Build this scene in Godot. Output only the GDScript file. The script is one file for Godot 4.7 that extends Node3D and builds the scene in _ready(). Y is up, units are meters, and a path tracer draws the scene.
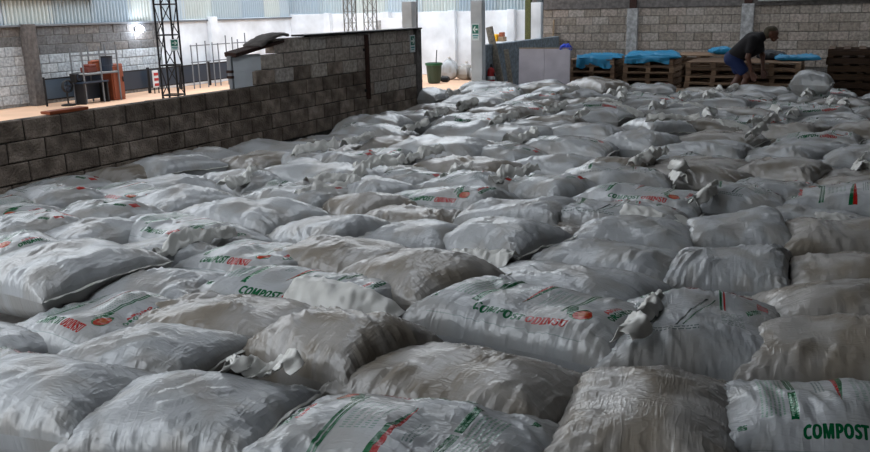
extends Node3D
# Compost warehouse: sacks laid out over the floor of a block-walled shed, half wall and bright yard hall on one side.
# x runs along the back wall, -z along the half wall, floor at y = 0.

const CAM := Vector3(0, 1.6, 0)
var M := {}
var used := {}
var bn := FastNoiseLite.new()
var fn := FastNoiseLite.new()
var rng := RandomNumberGenerator.new()

# ---------------------------------------------------------------- naming helpers
func numbered(n: String) -> String:
	if not used.has(n):
		used[n] = 0
		return n
	used[n] += 1
	return "%s_%03d" % [n, used[n]]

func tag(o: Node, label: String, category: String, group := "") -> void:
	o.set_meta("label", label)
	o.set_meta("category", category)
	if group != "":
		o.set_meta("group", group)

func thing(called: String, label: String, category: String, at := Vector3.ZERO, turn := 0.0, group := "") -> Node3D:
	var o := Node3D.new()
	o.name = numbered(called)
	add_child(o)
	o.position = at
	o.rotation.y = turn
	tag(o, label, category, group)
	return o

func part(called: String, mesh: Mesh, mat: Material, parent: Node, xf := Transform3D.IDENTITY) -> MeshInstance3D:
	var o := MeshInstance3D.new()
	o.name = called if parent != self else numbered(called)
	o.mesh = mesh
	o.material_override = mat
	o.transform = xf
	parent.add_child(o, true)
	return o

func struct(called: String, mesh: Mesh, mat: Material, xf := Transform3D.IDENTITY) -> MeshInstance3D:
	var o := part(called, mesh, mat, self, xf)
	o.set_meta("kind", "structure")
	return o

# ---------------------------------------------------------------- shape helpers
func tri(st: SurfaceTool, a: Vector3, b: Vector3, c: Vector3, out: Vector3) -> void:
	var n := (b - a).cross(c - a)
	if n.length() < 1e-12:
		return
	if n.dot(out) > 0:
		var t := b
		b = c
		c = t
	else:
		n = -n
	n = n.normalized()
	for p in [a, b, c]:
		st.set_normal(n)
		st.add_vertex(p)

func quad(st: SurfaceTool, a: Vector3, b: Vector3, c: Vector3, d: Vector3, out: Vector3) -> void:
	tri(st, a, b, c, out)
	tri(st, a, c, d, out)

func begin() -> SurfaceTool:
	var st := SurfaceTool.new()
	st.begin(Mesh.PRIMITIVE_TRIANGLES)
	return st

# a box with chamfered edges; jit moves its corners a little (worn blocks, rough boards)
func box(st: SurfaceTool, at: Vector3, size: Vector3, ch := 0.008, jit := 0.0, basis := Basis.IDENTITY) -> void:
	var h := size / 2.0
	ch = minf(ch, minf(h.x, minf(h.y, h.z)) * 0.6)
	var p := {}
	for sx in [-1, 1]:
		for sy in [-1, 1]:
			for sz in [-1, 1]:
				var j := Vector3(rng.randf_range(-jit, jit), rng.randf_range(-jit, jit), rng.randf_range(-jit, jit))
				var c := Vector3(sx * h.x, sy * h.y, sz * h.z) + j
				var k := Vector3i(sx, sy, sz)
				p[[k, 0]] = c - Vector3(0, sy * ch, sz * ch)
				p[[k, 1]] = c - Vector3(sx * ch, 0, sz * ch)
				p[[k, 2]] = c - Vector3(sx * ch, sy * ch, 0)
	var g := func(sx: int, sy: int, sz: int, ax: int) -> Vector3: return at + basis * (p[[Vector3i(sx, sy, sz), ax]] as Vector3)
	for s in [-1, 1]:
		quad(st, g.call(s, -1, -1, 0), g.call(s, 1, -1, 0), g.call(s, 1, 1, 0), g.call(s, -1, 1, 0), basis * Vector3(s, 0, 0))
		quad(st, g.call(-1, s, -1, 1), g.call(1, s, -1, 1), g.call(1, s, 1, 1), g.call(-1, s, 1, 1), basis * Vector3(0, s, 0))
		quad(st, g.call(-1, -1, s, 2), g.call(1, -1, s, 2), g.call(1, 1, s, 2), g.call(-1, 1, s, 2), basis * Vector3(0, 0, s))
		for t in [-1, 1]:
			quad(st, g.call(s, t, -1, 0), g.call(s, t, 1, 0), g.call(s, t, 1, 1), g.call(s, t, -1, 1), basis * Vector3(s, t, 0))
			quad(st, g.call(s, -1, t, 0), g.call(s, 1, t, 0), g.call(s, 1, t, 2), g.call(s, -1, t, 2), basis * Vector3(s, 0, t))
			quad(st, g.call(-1, s, t, 1), g.call(1, s, t, 1), g.call(1, s, t, 2), g.call(-1, s, t, 2), basis * Vector3(0, s, t))
			for u in [-1, 1]:
				tri(st, g.call(s, t, u, 0), g.call(s, t, u, 1), g.call(s, t, u, 2), basis * Vector3(s, t, u))

func boxm(size: Vector3, ch := 0.008, jit := 0.0) -> ArrayMesh:
	var st := begin()
	box(st, Vector3.ZERO, size, ch, jit)
	return st.commit()

# a round bar from a to b, radius r0 to r1
func bar(st: SurfaceTool, a: Vector3, b: Vector3, r0: float, r1 := -1.0, n := 8) -> void:
	if r1 < 0:
		r1 = r0
	var d := (b - a).normalized()
	var u := d.cross(Vector3.UP if absf(d.y) < 0.9 else Vector3.RIGHT).normalized()
	var v := d.cross(u)
	for i in n:
		var e0 := u * cos(TAU * i / n) + v * sin(TAU * i / n)
		var e1 := u * cos(TAU * (i + 1) / n) + v * sin(TAU * (i + 1) / n)
		quad(st, a + e0 * r0, a + e1 * r0, b + e1 * r1, b + e0 * r1, e0 + e1)
		tri(st, a, a + e0 * r0, a + e1 * r0, -d)
		tri(st, b, b + e0 * r1, b + e1 * r1, d)

func barm(a: Vector3, b: Vector3, r0: float, r1 := -1.0, n := 8) -> ArrayMesh:
	var st := begin()
	bar(st, a, b, r0, r1, n)
	return st.commit()

# a profile [(radius, height), ...] turned about y
func lathe(pr: Array, n := 20) -> ArrayMesh:
	var st := begin()
	st.set_smooth_group(0)
	for k in pr.size() - 1:
		for i in n:
			var a0 := TAU * i / n
			var a1 := TAU * (i + 1) / n
			var p: Vector2 = pr[k]
			var q: Vector2 = pr[k + 1]
			var o := Vector3(cos((a0 + a1) / 2), 0, sin((a0 + a1) / 2)) * signf(q.y - p.y) + Vector3(0, (p.x - q.x) * 3.0, 0)
			quad(st, Vector3(cos(a0) * p.x, p.y, sin(a0) * p.x), Vector3(cos(a1) * p.x, p.y, sin(a1) * p.x), Vector3(cos(a1) * q.x, q.y, sin(a1) * q.x), Vector3(cos(a0) * q.x, q.y, sin(a0) * q.x), o)
	return st.commit()

# an indexed grid with smooth normals: pos is rows*cols points
func grid_arrays(pos: PackedVector3Array, uv: PackedVector2Array, idx: PackedInt32Array) -> ArrayMesh:
	var nor := PackedVector3Array()
	nor.resize(pos.size())
	for k in range(0, idx.size(), 3):
		var a := idx[k]
		var b := idx[k + 1]
		var c := idx[k + 2]
		var n := (pos[c] - pos[a]).cross(pos[b] - pos[a])
		nor[a] += n
		nor[b] += n
		nor[c] += n
	for k in nor.size():
		nor[k] = nor[k].normalized()
	var arr := []
	arr.resize(Mesh.ARRAY_MAX)
	arr[Mesh.ARRAY_VERTEX] = pos
	arr[Mesh.ARRAY_NORMAL] = nor
	arr[Mesh.ARRAY_TEX_UV] = uv
	arr[Mesh.ARRAY_INDEX] = idx
	var m := ArrayMesh.new()
	m.add_surface_from_arrays(Mesh.PRIMITIVE_TRIANGLES, arr)
	return m

# a limp sheet of thickness th: f(s, t) gives the middle point
func sheet(f: Callable, ns: int, nt: int, th: float) -> ArrayMesh:
	var pos := PackedVector3Array()
	var uv := PackedVector2Array()
	var idx := PackedInt32Array()
	var mid := []
	for i in ns + 1:
		for j in nt + 1:
			mid.append(f.call(float(i) / ns, float(j) / nt))
	var w := nt + 1
	var tot := (ns + 1) * w
	for side in 2:
		for i in ns + 1:
			for j in w:
				var a: Vector3 = mid[mini(i + 1, ns) * w + j] - mid[maxi(i - 1, 0) * w + j]
				var b: Vector3 = mid[i * w + mini(j + 1, nt)] - mid[i * w + maxi(j - 1, 0)]
				var n := a.cross(b).normalized()
				pos.append(mid[i * w + j] + n * (th / 2 if side == 0 else -th / 2))
				uv.append(Vector2(0.02 + 0.08 * i / ns, 0.02 + 0.05 * j / nt))
	for side in 2:
		for i in ns:
			for j in nt:
				var a := side * tot + i * w + j
				var q := [a, a + w, a + w + 1, a, a + w + 1, a + 1]
				if side == 0:
					q = [a, a + w + 1, a + w, a, a + 1, a + w + 1]
				idx.append_array(PackedInt32Array(q))
	for i in ns:
		for e in [0, nt]:
			var a: int = i * w + e
			var b: int = a + w
			idx.append_array(PackedInt32Array([a, b, b + tot, a, b + tot, a + tot] if e == 0 else [a, b + tot, b, a, a + tot, b + tot]))
	for j in nt:
		for e in [0, ns]:
			var a: int = e * w + j
			var b: int = a + 1
			idx.append_array(PackedInt32Array([a, b + tot, b, a, a + tot, b + tot] if e == 0 else [a, b, b + tot, a, b + tot, a + tot]))
	return grid_arrays(pos, uv, idx)

# ---------------------------------------------------------------- a filled sack
func ridge(n: float) -> float:
	var r := 1.0 - minf(1.0, absf(n) * 2.0)
	return r * r * (1.6 - 0.6 * r)

# local axes: x along the sack, z towards its printed lower edge, seam in the plane y = 0
func seam_point(u: float, v: float, L: float, W: float, sh: float) -> Vector3:
	var z := W / 2 * v * (1.0 - 0.05 * (1.0 - u * u) * absf(v) + 0.02 * u * u)
	var x := L / 2 * u * (1.0 - 0.07 * (1.0 - v * v) * absf(u) + 0.02 * v * v)
	return Vector3(x + sh * z, 0, z)

func sack_mesh(L: float, W: float, H: float, nu: int, nv: int, sh: float, wr: float, flip: bool, seed_at: float, hb := -1.0) -> ArrayMesh:
	var pos := PackedVector3Array()
	var uv := PackedVector2Array()
	var idx := PackedInt32Array()
	wr = 1.0 + (wr - 1.0) * 0.5
	var ht := H * 0.62
	var pu := 3.6 + 1.4 * sin(seed_at * 5.3)
	var pv := 3.2 + 0.9 * cos(seed_at * 4.1)
	if hb < 0:
		hb = H * 0.38
	var dirx := cos(seed_at * 1.7)
	var dirz := sin(seed_at * 1.7)
	var lean := 0.12 * sin(seed_at * 3.1)
	var leanz := 0.10 * cos(seed_at * 2.3)
	for side in 2:
		for i in nu + 1:
			var s := 2.0 * i / nu - 1.0
			var u := lerpf(s, sin(s * PI / 2), 0.62)
			var au := absf(u)
			var eu := pow(maxf(0.0, 1.0 - pow(au, pu)), 0.53)
			var wend := smoothstep(0.35, 0.95, au)
			for j in nv + 1:
				var t := 2.0 * j / nv - 1.0
				var v := lerpf(t, sin(t * PI / 2), 0.62)
				var av := absf(v)
				var ev := pow(maxf(0.0, 1.0 - pow(av, pv)), 0.55)
				var p := seam_point(u, v, L, W, sh)
				var e := eu * ev
				if side == 0:
					var low := bn.get_noise_2d(u * 0.9 * L + seed_at * 7.0, v * 0.9 * W + seed_at * 3.0)
					var y := ht * e * (1.0 + 0.22 * low + lean * u + leanz * v)
					var env := minf(1.0, e * 3.0) 
					var wside := smoothstep(0.4, 0.95, av)
					var f1 := ridge(fn.get_noise_2d(v * W * 7.0 + seed_at * 11.0, u * L * 1.5))
					var f2 := ridge(fn.get_noise_2d(u * L * 9.0 + seed_at * 5.0, v * W * 2.2 + 40.0))
					var q := u * L * dirx + v * W * dirz
					var q2 := -u * L * dirz + v * W * dirx
					var f3 := ridge(fn.get_noise_2d(q * 4.6 + seed_at * 2.0, q2 * 1.2 + 90.0))
					var f4 := fn.get_noise_2d(q * 9.0 + 200.0, q2 * 9.0 + seed_at)
					var msk := smoothstep(-0.15, 0.45, bn.get_noise_2d(u * L * 1.3 - seed_at * 4.0, v * W * 1.3 + 77.0))
					var d := wr * (0.007 * wend * f1 + 0.004 * wside * f2 + 0.014 * msk * f3 + 0.001 * f4)
					p.y = y + d * env
					p.z += signf(v) * wside * wr * 0.005 * f2 * minf(1.0, ev * 4.0)
					p.x += signf(u) * wend * wr * 0.006 * f1 * minf(1.0, eu * 4.0)
				else:
					p.y = -hb * pow(e, 0.7)
				pos.append(p)
				var tu := (u + 1) / 2
				var tv := (v + 1) / 2
				if flip:
					tu = 1.0 - tu
					tv = 1.0 - tv
				uv.append(Vector2(tu, tv) if side == 0 else Vector2(tu, 0.005 + 0.03 * tv))
	var w := nv + 1
	var tot := (nu + 1) * w
	for side in 2:
		for i in nu:
			for j in nv:
				var a := side * tot + i * w + j
				var q := [a, a + w, a + w + 1, a, a + w + 1, a + 1]
				if side == 1:
					q = [a, a + w + 1, a + w, a, a + 1, a + w + 1]
				idx.append_array(PackedInt32Array(q))
	return grid_arrays(pos, uv, idx)

func hem_mesh(L: float, W: float, sh: float, sgn: float, reach: float, seed_at: float) -> ArrayMesh:
	return sheet(func(s: float, t: float) -> Vector3:
		var v := lerpf(-0.97, 0.97, s)
		var p := seam_point(sgn, v, L, W, sh)
		var wob := fn.get_noise_2d(s * 6.0 + seed_at * 9.0, t * 1.3)
		var lift := bn.get_noise_2d(s * 1.4 + seed_at * 5.0, 9.0)
		var r := reach * t * (0.8 + 0.5 * lift)
		return p + Vector3(sgn * (r - 0.012), wob * 0.012 * t + lift * 0.03 * t + 0.004, 0), 26, 4, 0.004)

# the open mouth of the bag: a wide crumpled flap; where = R, L, N (near), F (far corner), R2 (lies back over the top)
func flap_mesh(L: float, W: float, H: float, where: String, seed_at: float) -> ArrayMesh:
	return sheet(func(s: float, t: float) -> Vector3:
		var c := ridge(fn.get_noise_2d(s * 3.4 + seed_at * 9.0, t * 1.1)) - 0.4
		var c2 := fn.get_noise_2d(s * 5.0 - seed_at * 4.0, t * 2.0 + 50.0)
		var low := bn.get_noise_2d(s * 1.6 + seed_at, 3.0)
		var p := Vector3.ZERO
		if where == "R" or where == "L":
			var g := 1.0 if where == "R" else -1.0
			var wid := 0.16 * (0.9 + 0.5 * low)
			var a := lerpf(1.1, -0.5, t) + low * 0.7
			p = Vector3(g * (L * 0.44 + wid * t * 0.62 + 0.04 * low), 0.11 + wid * sin(t * 2.6) * 0.55 + 0.02 * a, lerpf(W * 0.56, -W * 0.50, s))
		elif where == "N":
			p = Vector3(lerpf(-L * 0.1, L * 0.5, s), 0.03 + 0.04 * sin(t * PI) - 0.04 * t, W * 0.46 + 0.15 * t)
		elif where == "F":
			p = Vector3(lerpf(L * 0.06, L * 0.46, s) + 0.04 * sin(t * 5.0), H * 0.46 + 0.05 * sin(t * PI) + 0.03 * sin(s * 9.0) - 0.05 * t, -W * 0.34 - 0.15 * t + 0.03 * sin(s * 6.0 + 1.0))
		else:
			p = Vector3(lerpf(L * 0.05, L * 0.60, s), H * 0.62 * (0.97 - 0.75 * pow(t, 2.2)) + 0.02 - 0.12 * pow(s, 3.0), W * 0.08 + W * 0.36 * t)
		return p + Vector3(c2 * 0.012, c * (0.012 if where == "R2" else 0.026) + c2 * 0.008, c2 * 0.012), 44, 14, 0.004)

func sack(x: float, z: float, yaw: float, L: float, W: float, H: float, kind: String, tilt: float, yo: float, sh: float, wr: float, flap: String, label: String) -> void:
	var d := Vector2(x, z).length()
	var seed_at := fposmod(x * 3.713 + z * 5.317, 29.0) + 1.0
	var nu := 78
	var nv := 52
	if d > 9.0:
		nu = 36
		nv = 26
	elif d > 6.5:
		nu = 46
		nv = 34
	elif d > 4.6:
		nu = 60
		nv = 42
	var o := thing("compost_sack", label, "sack", Vector3(x, H * 0.38 + yo + absf(tilt) * 0.5, z), deg_to_rad(yaw), "compost sacks covering the floor")
	o.rotation.z = tilt * 2.0 / L
	var mk: String = {"P": "plain", "D": "dusty", "C": "front", "R": "front", "T": "table"}[kind]
	var mat: Material = M[mk][int(seed_at * 7.0) % (M[mk] as Array).size()]
	var mesh := sack_mesh(L, W, H, nu, nv, sh, wr, kind == "R", seed_at, o.position.y - (yo - 0.08 if yo > 0.13 else 0.0))
	part("body", mesh, mat, o)
	if d < 14.0:
		for g in [-1.0, 1.0]:
			part("sewn_end", hem_mesh(L, W, sh, g, 0.035, seed_at + g), M.hem, o)
	if flap != "":
		var fm := part("open_mouth", flap_mesh(L, W, H, flap, seed_at), M.hem, o)
		fm.set_meta("label", "crumpled white open mouth")


# ---------------------------------------------------------------- computed textures
class Canvas:
	var w: int
	var h: int
	var b: PackedByteArray
	func _init(ww: int, hh: int) -> void:
		w = ww
		h = hh
		b = PackedByteArray()
		b.resize(w * h * 3)
	func px(x: int, y: int, c: Color, a := 1.0) -> void:
		if x < 0 or y < 0 or x >= w or y >= h:
			return
		var k := (y * w + x) * 3
		b[k] = int(lerpf(b[k], c.r8, a))
		b[k + 1] = int(lerpf(b[k + 1], c.g8, a))
		b[k + 2] = int(lerpf(b[k + 2], c.b8, a))
	func rect(x0: float, y0: float, x1: float, y1: float, c: Color, a := 1.0) -> void:
		for y in range(int(y0 * h), int(y1 * h)):
			for x in range(int(x0 * w), int(x1 * w)):
				px(x, y, c, a)
	func fill_tri(p: Vector2, q: Vector2, r: Vector2, c: Color, a := 1.0) -> void:
		var ar := (q - p).cross(r - p)
		if absf(ar) < 1e-6:
			return
		for y in range(int(floor(minf(p.y, minf(q.y, r.y)))), int(ceil(maxf(p.y, maxf(q.y, r.y)))) + 1):
			for x in range(int(floor(minf(p.x, minf(q.x, r.x)))), int(ceil(maxf(p.x, maxf(q.x, r.x)))) + 1):
				var t := Vector2(x + 0.5, y + 0.5)
				var e0 := (q - p).cross(t - p) / ar
				var e1 := (r - q).cross(t - q) / ar
				var e2 := (p - r).cross(t - r) / ar
				if e0 >= 0 and e1 >= 0 and e2 >= 0:
					px(x, y, c, a)
	func poly(pts: Array, c: Color, a := 1.0) -> void:
		for i in range(1, pts.size() - 1):
			fill_tri(pts[0] * Vector2(w, h), pts[i] * Vector2(w, h), pts[i + 1] * Vector2(w, h), c, a)
	func image() -> Image:
		return Image.create_from_data(w, h, false, Image.FORMAT_RGB8, b)
	func tex() -> ImageTexture:
		return ImageTexture.create_from_image(image())

# lettering laid into a texture: at = middle of the word in 0..1, len = its length along u, high = its height along v
func letters(c: Canvas, txt: String, fname: String, at: Vector2, size: Vector2, col: Color, turn := 0.0) -> void:
	var tm := TextMesh.new()
	var f := SystemFont.new()
	f.font_names = PackedStringArray([fname])
	f.font_weight = 700
	tm.font = f
	tm.text = txt
	tm.font_size = 48
	tm.depth = 0.02
	tm.curve_step = 2.0
	var arr := tm.get_mesh_arrays()
	var v: PackedVector3Array = arr[Mesh.ARRAY_VERTEX]
	var idx: PackedInt32Array = arr[Mesh.ARRAY_INDEX]
	var lo := Vector2(1e9, 1e9)
	var hi := -lo
	for p in v:
		lo = lo.min(Vector2(p.x, p.y))
		hi = hi.max(Vector2(p.x, p.y))
	var mid := (lo + hi) / 2
	var g := func(p: Vector3) -> Vector2:
		var q := Vector2((p.x - mid.x) / (hi.x - lo.x) * size.x * c.w, -(p.y - mid.y) / (hi.y - lo.y) * size.y * c.w)
		return q.rotated(turn) + at * Vector2(c.w, c.h)
	for k in range(0, idx.size(), 3):
		var a := v[idx[k]]
		var bb := v[idx[k + 1]]
		var d := v[idx[k + 2]]
		if a.z > 0 and bb.z > 0 and d.z > 0:
			for e in [Vector2(-2.2, 0), Vector2(2.2, 0), Vector2(0, 1.5), Vector2(0, -1.5)]:
				c.fill_tri(g.call(a) + e, g.call(bb) + e, g.call(d) + e, col, 0.95)

# lines of print too fine to read: dashes of uneven length
func fine_print(c: Canvas, x0: float, y0: float, x1: float, y1: float, col: Color, gap: float, across := false) -> void:
	var t := (x0 if across else y0)
	while t < (x1 if across else y1):
		var s := (y0 if across else x0)
		var e := (y1 if across else x1)
		while s < e:
			var l := rng.randf_range(0.008, 0.03)
			if across:
				c.rect(t, s, t + gap * 0.45, minf(s + l, e), col, 0.65)
			else:
				c.rect(s, t, minf(s + l, e), t + gap * 0.45, col, 0.65)
			s += l + 0.007
		t += gap

func sack_cloth(w: int, h: int, base: Color, dust: Color, amount: float, off: float) -> Canvas:
	var c := Canvas.new(w, h)
	for y in h:
		for x in w:
			var n := bn.get_noise_2d(x * 2.6 / w + off, y * 1.7 / h + off * 2)
			var n2 := fn.get_noise_2d(x * 5.0 / w + off, y * 3.4 / h - off)
			var n3 := fn.get_noise_2d(x * 30.0 / w - off, y * 5.0 / h + off)
			var a := clampf(smoothstep(-0.25, 0.55, n + n2 * 0.35) * amount + n3 * 0.015, 0.0, 1.0)
			var k := (y * w + x) * 3
			c.b[k] = int(255.0 * lerpf(base.r, dust.r, a))
			c.b[k + 1] = int(255.0 * lerpf(base.g, dust.g, a))
			c.b[k + 2] = int(255.0 * lerpf(base.b, dust.b, a))
	return c

const GREEN := Color(0.015, 0.30, 0.17)
const RED := Color(0.56, 0.07, 0.06)
const INK := Color(0.30, 0.38, 0.36)

func front_print(c: Canvas) -> void:
	fine_print(c, 0.19, 0.22, 0.285, 0.74, Color(0.35, 0.5, 0.42), 0.017, true)
	c.rect(0.30, 0.05, 0.314, 0.45, GREEN)
	c.rect(0.318, 0.05, 0.332, 0.45, GREEN)
	c.rect(0.30, 0.48, 0.33, 0.78, GREEN)
	fine_print(c, 0.304, 0.50, 0.326, 0.76, Color(0.75, 0.8, 0.75), 0.02, true)
	fine_print(c, 0.41, 0.24, 0.45, 0.48, INK, 0.014, true)
	c.poly([Vector2(0.48, 0.05), Vector2(0.51, 0.05), Vector2(0.506, 0.32), Vector2(0.49, 0.64), Vector2(0.49, 0.32)], RED)
	c.poly([Vector2(0.508, 0.05), Vector2(0.535, 0.05), Vector2(0.52, 0.34), Vector2(0.492, 0.64), Vector2(0.508, 0.33)], GREEN)
	for k in 5:
		fine_print(c, 0.55 + k * 0.026, 0.28, 0.566 + k * 0.026, 0.62, Color(0.32, 0.45, 0.4), 0.02, false)
	c.rect(0.69, 0.10, 0.702, 0.70, GREEN)
	c.rect(0.708, 0.10, 0.72, 0.66, GREEN)
	c.poly([Vector2(0.70, 0.62), Vector2(0.73, 0.56), Vector2(0.755, 0.64), Vector2(0.73, 0.74)], GREEN)
	var orb := []
	for k in 14:
		var a := TAU * k / 14
		orb.append(Vector2(0.79 + 0.048 * cos(a) + 0.012 * sin(a * 2), 0.70 + 0.085 * sin(a)))
	c.poly(orb, Color(0.10, 0.33, 0.18))
	orb.clear()
	for k in 14:
		var a := TAU * k / 14
		orb.append(Vector2(0.793 + 0.042 * cos(a), 0.71 + 0.07 * sin(a)))
	c.poly(orb, Color(0.60, 0.16, 0.07))
	c.poly([Vector2(0.765, 0.69), Vector2(0.80, 0.66), Vector2(0.825, 0.71), Vector2(0.79, 0.755)], Color(0.62, 0.30, 0.14))
	letters(c, "ABONO", "Droid Sans", Vector2(0.862, 0.47), Vector2(0.13, 0.026), RED, -PI / 2)
	letters(c, "ORGANICO", "Droid Sans", Vector2(0.90, 0.47), Vector2(0.20, 0.030), GREEN, -PI / 2)
	letters(c, "COMPOST", "Droid Sans", Vector2(0.455, 0.85), Vector2(0.225, 0.046), GREEN)
	letters(c, "ODINSU", "Droid Serif", Vector2(0.672, 0.85), Vector2(0.18, 0.046), RED)
	letters(c, "50", "Droid Sans", Vector2(0.12, 0.80), Vector2(0.03, 0.025), GREEN, PI)
	c.rect(0.15, 0.945, 0.85, 0.949, INK, 0.4)

func table_print(c: Canvas) -> void:
	letters(c, "COMPOST", "Droid Sans", Vector2(0.30, 0.17), Vector2(0.225, 0.042), GREEN, PI)
	letters(c, "ODINSU", "Droid Serif", Vector2(0.54, 0.15), Vector2(0.2, 0.05), RED, 0.0)
	c.poly([Vector2(0.67, 0.20), Vector2(0.70, 0.11), Vector2(0.82, 0.11), Vector2(0.80, 0.22)], Color(0.60, 0.17, 0.10))
	c.rect(0.83, 0.26, 0.89, 0.36, RED, 0.85)
	letters(c, "ABONO", "Droid Sans", Vector2(0.80, 0.44), Vector2(0.09, 0.034), GREEN, -0.5)
	for k in 4:
		c.rect(0.12 + 0.03 * k, 0.30, 0.122 + 0.03 * k, 0.62, INK, 0.8)
	c.rect(0.12, 0.30, 0.21, 0.304, INK, 0.8)
	c.rect(0.12, 0.45, 0.21, 0.454, INK, 0.8)
	c.rect(0.12, 0.617, 0.21, 0.621, INK, 0.8)
	fine_print(c, 0.13, 0.31, 0.205, 0.61, INK, 0.018, true)
	c.rect(0.235, 0.10, 0.262, 0.66, GREEN)
	c.rect(0.62, 0.10, 0.632, 0.46, GREEN)
	c.rect(0.64, 0.10, 0.65, 0.46, RED)
	c.poly([Vector2(0.38, 0.74), Vector2(0.395, 0.74), Vector2(0.56, 0.34), Vector2(0.545, 0.34)], Color(0.16, 0.2, 0.2))
	c.poly([Vector2(0.42, 0.74), Vector2(0.428, 0.74), Vector2(0.60, 0.34), Vector2(0.592, 0.34)], GREEN)
	fine_print(c, 0.62, 0.5, 0.74, 0.68, INK, 0.022)
	fine_print(c, 0.15, 0.76, 0.50, 0.80, Color(0.2, 0.26, 0.25), 0.03)

func noise_tex(size: int, freq: float, oct: int, lo: Color, hi: Color, seed_at: int, ridged := false, cell := false) -> ImageTexture:
	var n := FastNoiseLite.new()
	n.seed = seed_at
	n.frequency = freq
	n.noise_type = FastNoiseLite.TYPE_CELLULAR if cell else FastNoiseLite.TYPE_SIMPLEX_SMOOTH
	n.fractal_type = FastNoiseLite.FRACTAL_RIDGED if ridged else FastNoiseLite.FRACTAL_FBM
	n.fractal_octaves = oct
	var im := n.get_seamless_image(size, size, false, false, 0.15)
	im.convert(Image.FORMAT_L8)
	var src := im.get_data()
	var b := PackedByteArray()
	b.resize(size * size * 3)
	for k in size * size:
		var t := src[k] / 255.0
		b[k * 3] = int(255.0 * lerpf(lo.r, hi.r, t))
		b[k * 3 + 1] = int(255.0 * lerpf(lo.g, hi.g, t))
		b[k * 3 + 2] = int(255.0 * lerpf(lo.b, hi.b, t))
	return ImageTexture.create_from_image(Image.create_from_data(size, size, false, Image.FORMAT_RGB8, b))

func std(col: Color, rough: float, tex: Texture2D = null, bump: Texture2D = null, bscale := 0.0, tri_scale := 0.0) -> StandardMaterial3D:
	var m := StandardMaterial3D.new()
	m.albedo_color = col
	m.roughness = rough
	m.albedo_texture = tex
	if bump:
		m.heightmap_enabled = true
		m.heightmap_texture = bump
		m.heightmap_scale = bscale
	if tri_scale > 0:
		m.uv1_triplanar = true
		m.uv1_world_triplanar = true
		m.uv1_scale = Vector3.ONE * tri_scale
	return m

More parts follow.
